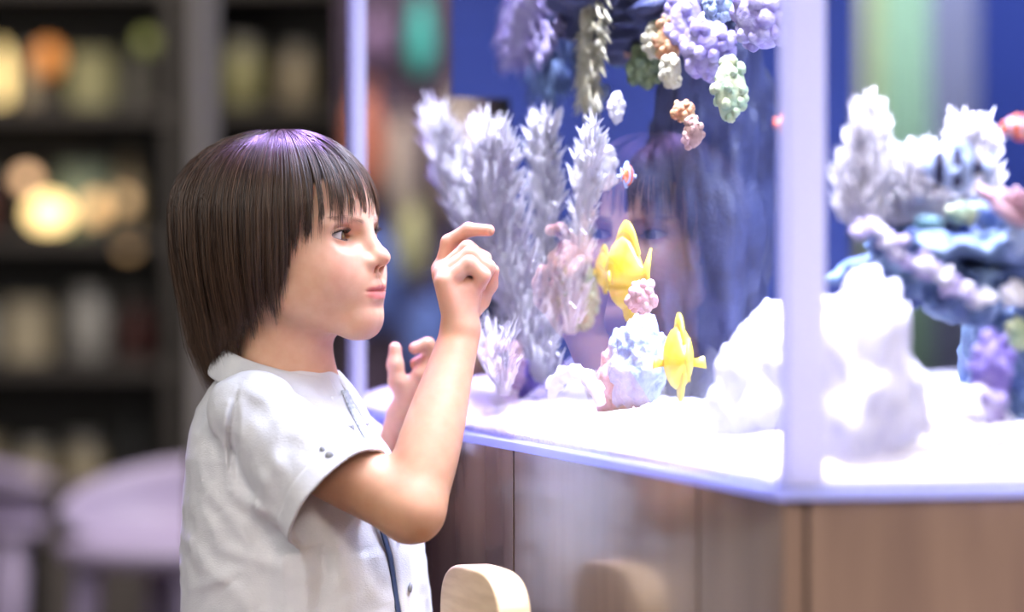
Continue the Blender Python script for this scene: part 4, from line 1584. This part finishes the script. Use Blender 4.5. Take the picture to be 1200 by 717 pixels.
# fish ---------------------------------------------------------------------
def fish(name, label, c, L, H, Wd, yaw, body_m, fin_m, pitch=0.0, bands=None, band_m=None, group=None, tall_fins=0.0):
    """L length, H height, Wd thickness; built along +x (head at +x)"""
    c = np.array(c, float)
    root = empty(name, c)
    tag(root, label, 'fish', group)
    K, S = 34, 18
    V = []; F = []
    u = np.linspace(0, 1, K)
    prof = np.interp(u, [0, .03, .1, .25, .45, .65, .82, .93, 1], [0.06, .22, .5, .85, 1, .86, .48, .2, .16])
    prof = (prof + np.convolve(np.pad(prof, 1, 'edge'), [.25, .5, .25], 'valid')) / 2
    for i in range(K):
        for j in range(S):
            a = 2 * math.pi * j / S
            V.append((L * (0.5 - u[i] * .85), Wd / 2 * math.cos(a) * prof[i] ** .8, H / 2 * math.sin(a) * prof[i]))
    for i in range(K - 1):
        for j in range(S):
            F.append((i * S + j, (i + 1) * S + j, (i + 1) * S + (j + 1) % S, i * S + (j + 1) % S))
    F.append(tuple(range(S))); F.append(tuple((K - 1) * S + j for j in range(S))[::-1])

    rot = Matrix.Rotation(yaw, 3, 'Z') @ Matrix.Rotation(-pitch, 3, 'Y')
    rm = np.array(rot)

    def put(nm, V_, F_, m_, solid=0.0):
        o = obj_np(nm, np.array(V_) @ rm.T + c, F_, m_, root, True)
        if solid:
            s_ = o.modifiers.new('thick', 'SOLIDIFY'); s_.thickness = solid; s_.offset = 0
        return o
    bo = put('body', V, F, body_m)
    if bands:
        bo.data.materials.append(band_m)
        for p in bo.data.polygons:
            if len(p.vertices) == 4:
                q = (p.vertices[0] // S) / (K - 1)
                if any(a <= q <= b2 for a, b2 in bands): p.material_index = 1
    th = Wd * 0.10
    x = L * .5 - L * .85
    put('tail_fin', [(x + .01 * L, 0, .07 * H), (x - .15 * L, 0, .34 * H), (x - .10 * L, 0, 0), (x - .15 * L, 0, -.34 * H), (x + .01 * L, 0, -.07 * H)], [(0, 1, 2), (0, 2, 4), (4, 2, 3)], fin_m, th)
    fh = 0.16 + tall_fins
    for nm, sg in (('dorsal_fin', 1), ('anal_fin', -1)):
        n_ = 9; Vv = []; Ff = []
        for i in range(n_):
            q = .22 + .60 * i / (n_ - 1) if sg > 0 else .42 + .42 * i / (n_ - 1)
            pr = np.interp(q, u, prof)
            Vv.append((L * (0.5 - q * .85), 0, sg * H / 2 * pr * .9))
            Vv.append((L * (0.5 - q * .85) - .05 * L, 0, sg * (H / 2 * pr + H * fh * math.sin(math.pi * min(1, .15 + .8 * i / (n_ - 1))))))
        for i in range(n_ - 1):
            Ff.append((2 * i, 2 * i + 1, 2 * i + 3, 2 * i + 2))
        put(nm, Vv, Ff, fin_m, th)
    for sg in (1, -1):
        put('pectoral_fin', [(L * .22, sg * Wd * .45, -.05 * H), (L * .05, sg * Wd * .85, .03 * H), (L * .02, sg * Wd * .9, -.16 * H), (L * .18, sg * Wd * .46, -.13 * H)], [(0, 1, 2, 3)], fin_m, th)
        b = MB(); b.ball((L * .40, sg * Wd * .22, .06 * H), L * .022, 10, 8)
        put('eye', np.concatenate(b.v), b.f, M['fish_black'])
    return root


fish('yellow_tang', 'bright yellow fish facing the glass beside the reflected hand', T(737, 320, 0.13), 0.080, 0.068, 0.022, R(118), M['fish_yellow'], M['fish_yellow'], tall_fins=.06)
fish('yellow_tang', 'small slim yellow fish at the side of the big bright yellow one', T(709, 316, 0.15), 0.040, 0.034, 0.012, R(112), M['fish_yellow'], M['fish_yellow'], tall_fins=.06)
fish('yellow_tang', 'yellow fish low down above the sand near the reflected collar', T(797, 420, 0.11), 0.070, 0.056, 0.026, R(100), M['fish_yellow'], M['fish_yellow'], tall_fins=.06)
fish('striped_fish', 'pale blue fish with dark vertical bands in front of the white bush coral', TS(1124, 197, 0.085), 0.056, 0.034, 0.012, R(184), M['fish_white'], M['fish_white'], bands=[(.13, .31), (.43, .63), (.78, .97)], band_m=M['fish_black'])
fish('clownfish', 'orange and white fish cut by the frame edge behind the side glass', TS(1196, 150, 0.08), 0.034, 0.016, 0.009, R(176), M['fish_orange'], M['fish_orange'], bands=[(.22, .34), (.55, .68)], band_m=M['fish_white'])
fish('clownfish', 'tiny orange fish against the blue backing near the bright corner', T(915, 145, 0.10), 0.026, 0.014, 0.008, R(60), M['fish_orange'], M['fish_orange'], bands=[(.22, .34), (.55, .68)], band_m=M['fish_white'])
fish('clownfish', 'orange fish with blue-white band near the hair of the reflection', T(734, 205, 0.14), 0.034, 0.020, 0.010, R(70), M['fish_orange'], M['fish_white'], bands=[(.22, .36), (.55, .68)], band_m=M['fish_white'])

# ------------------------------------------------------------------ the dim shop behind
M['shelf'] = mat('dark_shelf', (0.03, 0.025, 0.02), 0.6)
for nm, c in (('jar_beige', (0.32, 0.27, 0.18)), ('jar_grey', (0.25, 0.24, 0.22)), ('jar_olive', (0.26, 0.25, 0.12)), ('jar_green', (0.18, 0.24, 0.18)), ('jar_red', (0.10, 0.03, 0.03)), ('jar_dark', (0.02, 0.02, 0.02))):
    M[nm] = mat(nm, c, 0.4)
SY = 7.0
shelf = empty('shelving_unit', (float(P(150, 0, SY)[0]), SY, 0))
tag(shelf, 'long dark shelving unit full of goods across the dim shop', 'shelf')
sx0, sx1 = -3.4, 1.2
rowz = [0.10, 0.42, 0.70, 0.945, 1.19, 1.43, 1.70, 2.0]
for z in rowz:
    b = MB(); b.box(((sx0 + sx1) / 2, SY, z - 0.012), (sx1 - sx0 - .05, 0.36, 0.024)); b.build('shelf_board', M['shelf'], shelf)
for x in np.arange(sx0, sx1 + .1, 0.92):
    b = MB(); b.box((x, SY, 1.15), (0.03, 0.40, 2.3)); b.build('upright', M['shelf'], shelf)
b = MB(); b.box(((sx0 + sx1) / 2, SY + .21, 1.15), (sx1 - sx0, 0.015, 2.3)); b.build('back_panel', M['shelf'], shelf)


def jar(kind, m):
    root = empty(kind, (0, 0, 0))
    b = MB()
    if kind == 'jar':
        b.lathe((0, 0, 0), [(.030, 0), (.034, .006), (.034, .085), (.026, .098), (.026, .104)], 20); b.build('glass_body', m, root, True)
        b = MB(); b.lathe((0, 0, 0.1042), [(.028, 0), (.028, .016), (.026, .018)], 20); b.build('lid', M['jar_grey'], root)
    elif kind == 'bottle':
        b.lathe((0, 0, 0), [(.026, 0), (.028, .005), (.028, .11), (.012, .15), (.010, .185)], 20); b.build('glass_body', m, root, True)
        b = MB(); b.lathe((0, 0, 0.1852), [(.012, 0), (.012, .015)], 16); b.build('cap', M['jar_dark'], root)
    else:
        b.box((0, 0, .06), (.085, .06, .12)); b.build('carton', m, root, bevel=.003)
        b = MB(); b.box((0, 0, .124), (.087, .062, .008)); b.build('lid', M['jar_dark'], root)
    return root


protos = {}
info = {'jar': ('small dim jar among the goods on the dark shelves far behind', 'jar', 'jars on the far shelves'), 'bottle': ('dim slender bottle among the goods on the dark shelves far behind', 'bottle', 'bottles on the far shelves'),
        'box': ('dim small carton among the goods on the dark shelves far behind', 'box', 'cartons on the far shelves')}
rs_ = random.Random(21)
for ri, z in enumerate(rowz):
    if z < 0.4 or z > 1.5: continue
    x = P(-20, 0, SY)[0]
    while x < P(392, 0, SY)[0]:
        dens = 0.93
        if rs_.random() < dens and min(abs(x - ux) for ux in np.arange(sx0, sx1 + .1, 0.92)) > 0.06:
            kind = rs_.choice(['jar', 'jar', 'bottle', 'box'])
            mm = rs_.choice(['jar_beige', 'jar_grey', 'jar_olive', 'jar_green', 'jar_beige', 'jar_grey', 'jar_green', 'jar_olive', 'jar_dark', 'jar_red'])
            if (kind, mm) not in protos:
                o = jar(kind, M[mm]); protos[(kind, mm)] = o
            else:
                o = copy_tree(protos[(kind, mm)])
            tag(o, *info[kind])
            o.location = (x, SY + rs_.uniform(-.08, .0), z + 0.001)
            o.rotation_euler = (0, 0, rs_.uniform(-.3, .3))
            s_ = rs_.uniform(.85, 1.15); o.scale = (s_, s_, s_)
        x += rs_.uniform(.088, .115)

# warm lamps standing on the shelves
def lamp(label, px, py, w_px, h_px, col, st, y=6.9, cat='lamp'):
    c = P(px, py, y)
    zb = max([z for z in rowz if z < c[2] - 0.01] or [0])
    root = empty('shelf_lamp', (c[0], c[1], zb)); tag(root, label, cat)
    m = mat('lamp_glow', col, 0.5, emit=col, estr=st)
    a = w_px * y / FPX / 2; h = h_px * y / FPX / 2
    b = MB(); b.lathe((c[0], c[1], zb), [(min(a, .04), 0), (min(a, .04), .008), (.006, .012), (.006, max(.013, c[2] - h * .8 - zb))], 16); b.build('stand', M['shelf'], root)
    b = MB(); b.ball(c, (a, a, h), 18, 12); o = b.build('shade', m, root, True); o['label'] = 'glowing warm shade'
    return root


lamp('brightest warm yellow shelf lamp glowing in the far dark shop', 57, 250, 50, 40, (1.0, 0.72, 0.30), 3.0)
lamp('small peach shelf lamp just above the brightest lamp', 31, 210, 24, 22, (1.0, 0.62, 0.35), 1.6)
lamp('dim amber shelf lamp beside the brightest lamp', 112, 245, 26, 34, (1.0, 0.62, 0.28), 0.9)
lamp('tall faint amber shelf lamp nearest the grey pole, upper one', 147, 236, 18, 26, (0.9, 0.6, 0.3), 0.6)
lamp('faint amber shelf lamp below the tall faint one', 150, 285, 24, 30, (1.0, 0.62, 0.28), 0.6)
lamp('orange round shelf lamp on an upper shelf', 56, 70, 34, 42, (0.75, 0.28, 0.06), 0.35)
lamp('yellow tall shelf lamp cut by the frame edge', 2, 95, 20, 90, (1.0, 0.75, 0.30), 1.2)
lamp('faint green shelf lamp on the upper shelf near the pole', 172, 50, 24, 26, (0.4, 0.45, 0.15), 0.10)

# white pedestal chairs and a low counter, violet light partly put into the chair colour -----------------------
M['violet_lit_plastic'] = mat('violet_lit_plastic', (0.40, 0.34, 0.52), 0.5)
M['counter'] = mat('counter_wood', (0.09, 0.075, 0.07), 0.6)


def tub_chair(label, px, py, y, rz, sc_=1.0):
    c = P(px, py, y)
    root = empty('tub_chair', (c[0], c[1], 0), rz); tag(root, label, 'chair')
    zt = c[2]
    for a in (45, 135, 225, 315):
        a = R(a)
        b = MB(); b.tube([(.15 * math.cos(a), .15 * math.sin(a), 0), (.13 * math.cos(a), .13 * math.sin(a), zt - .012)], [.014, .022], 10)
        o = b.build('leg', M['violet_lit_plastic'], None, True); o.parent = root
    V = []; F = []
    n = 24; k = 6
    for i in range(n + 1):
        a = -math.pi * .62 + 2 * math.pi * .62 * i / n
        hh_ = 0.085 * max(0, math.cos(a * .78)) ** 0.7 + 0.03
        for j in range(k + 1):
            u = j / k
            rr = (.12 + .065 * u ** .6) * sc_
            V.append((rr * math.cos(a), rr * math.sin(a), zt + .02 + hh_ * u ** 1.4 * sc_))
    for i in range(n):
        for j in range(k):
            q = i * (k + 1) + j
            F.append((q, q + k + 1, q + k + 2, q + 1))
    o = obj_np('backrest', np.array(V), F, M['violet_lit_plastic'], None); o.parent = root
    s_ = o.modifiers.new('t', 'SOLIDIFY'); s_.thickness = .012
    b = MB(); b.lathe((0, 0, zt), [(.145 * sc_, -.012), (.175 * sc_, .0), (.175 * sc_, .018), (.12 * sc_, .028)], 28)
    o = b.build('seat', M['violet_lit_plastic'], None, True); o.parent = root
    return root


tub_chair('white low-backed chair with violet light in its colour, the one partly hidden behind the boy', 205, 650, 5.4, R(60))
tub_chair('white low-backed chair with violet light in its colour, partly hidden behind the low brown counter', 62, 618, 6.55, R(200), 0.9)
cc = P(138, 560, 6.1)
cnt = empty('low_counter', (cc[0], 6.05, 0)); tag(cnt, 'low brown wooden counter between the two white chairs', 'counter')
b = MB(); b.box((cc[0], 6.05, .255), (.22, .14, .51)); b.build('carcass', M['counter'], cnt, bevel=.004)
b = MB(); b.box((cc[0], 6.05, .5185), (.25, .17, .016)); b.build('top', M['counter'], cnt, bevel=.003)

# colourful goods seen through the clear strip of the tank's end glass
M['d_orange'] = mat('display_orange', (0.85, 0.28, 0.16), 0.6); M['d_beige'] = mat('display_beige', (0.70, 0.55, 0.42), 0.6)
M['d_yellow'] = mat('display_yellow', (0.72, 0.66, 0.30), 0.6); M['d_teal'] = mat('display_teal', (0.12, 0.70, 0.55), 0.6)
M['d_mauve'] = mat('display_mauve', (0.35, 0.20, 0.32), 0.6); M['d_blue'] = mat('display_blue', (0.16, 0.24, 0.60), 0.6); M['d_brown'] = mat('display_brown', (0.10, 0.06, 0.09), 0.6)
M['d_green'] = mat('display_green', (0.50, 0.70, 0.42), 0.7); M['d_grey'] = mat('display_grey', (0.42, 0.42, 0.50), 0.7)
rackx = P(455, 0, 6.4)
rack = empty('display_board', (float(rackx[0]), 6.45, 0)); tag(rack, 'brown display board with hanging goods seen through the clear end glass', 'display board')
b = MB(); b.box((rackx[0] + .045, 6.47, 1.05), (0.26, 0.03, 2.1)); b.build('panel', M['d_brown'], rack)
for sx in (-.07, .16):
    b = MB(); b.box((rackx[0] + sx, 6.51, 1.05), (0.03, 0.05, 2.1)); b.build('upright', M['shelf'], rack)
for (px, py, w_, h_, m, lab) in [(428, 170, 44, 130, 'd_orange', 'orange cloth bag hanging on the display board'), (470, 200, 36, 120, 'd_beige', 'beige cloth bag beside the orange one'), (482, 285, 34, 90, 'd_yellow', 'yellow bag below the beige one'),
                                 (493, 50, 30, 85, 'd_teal', 'teal bag at the top of the display board'), (442, 50, 34, 60, 'd_mauve', 'mauve bag at the top of the display board'), (440, 330, 60, 120, 'd_blue', 'blue bag low on the display board'), (500, 400, 60, 110, 'd_blue', 'dark blue bag lowest on the display board'), (537, 185, 52, 150, 'd_beige', 'large beige bag in place of a pinkish reflection, nearest the blue backing film'), (542, 340, 50, 110, 'd_blue', 'blue bag under the large beige bag')]:  # the large beige bag is added in place of a pinkish reflection
    c = P(px, py, 6.43)
    a = w_ * 6.4 / FPX / 2; h = h_ * 6.4 / FPX / 2
    root = empty('hanging_bag', c); tag(root, lab, 'bag')
    b = MB(); lump_mesh(b, c, (a, .03, h), px, .12, 3); b.build('bag_body', M[m], root, True)
    b = MB(); b.tube([c + np.array([math.cos(t) * a * .5, 0.0, h * .9 + math.sin(t) * .03]) for t in np.linspace(0, math.pi, 9)], .004, 6); b.build('handle', M[m], root, True)
# blue screen and pale curtains beyond the right half of the aquarium
M['screen_blue'] = mat('screen_blue', (0.035, 0.075, 0.42), 0.7)
cz0 = P(1120, 90, 6.4)
scr = empty('blue_screen', (cz0[0] + .15, 6.4, 0)); tag(scr, 'deep blue standing screen beyond the aquarium', 'screen')
b = MB(); b.box((cz0[0] + .15, 6.4, 1.12), (0.95, 0.03, 2.1)); b.build('panel', M['screen_blue'], scr)
for sx in (-.42, .42):
    b = MB(); b.box((cz0[0] + .15 + sx, 6.4, 0.035), (0.05, 0.40, 0.05)); b.build('foot', M['shelf'], scr)
M['d_mint'] = mat('curtain_mint', (0.42, 0.62, 0.46), 0.8); M['d_lemon'] = mat('curtain_lemon', (0.62, 0.70, 0.42), 0.8); M['d_silver'] = mat('curtain_grey', (0.30, 0.32, 0.46), 0.8)
for pa, pb, m, lab in ((985, 1012, 'd_silver', 'grey curtain strip nearest the tank corner'), (1012, 1034, 'd_lemon', 'pale lemon curtain strip between grey and mint ones'), (1034, 1090, 'd_mint', 'pale mint green curtain strip beyond the aquarium'), (1090, 1146, 'd_silver', 'bluish grey curtain strip next to the blue screen')):
    xa, xb = P(pa, 0, 6.2)[0], P(pb, 0, 6.2)[0]
    V = []; F = []
    n_ = 24
    for i in range(n_ + 1):
        x = xa + (xb - xa) * i / n_
        yy = 6.2 + .012 * math.sin(i * 1.3)
        V += [(x, yy, 0.001), (x, yy, 2.2)]
        if i: F.append((2 * i - 2, 2 * i, 2 * i + 1, 2 * i - 1))
    o = obj_np('curtain', np.array(V), F, M[m], loc=(xa, 6.2, 0)); s_ = o.modifiers.new('t', 'SOLIDIFY'); s_.thickness = .004
    tag(o, lab, 'curtain')
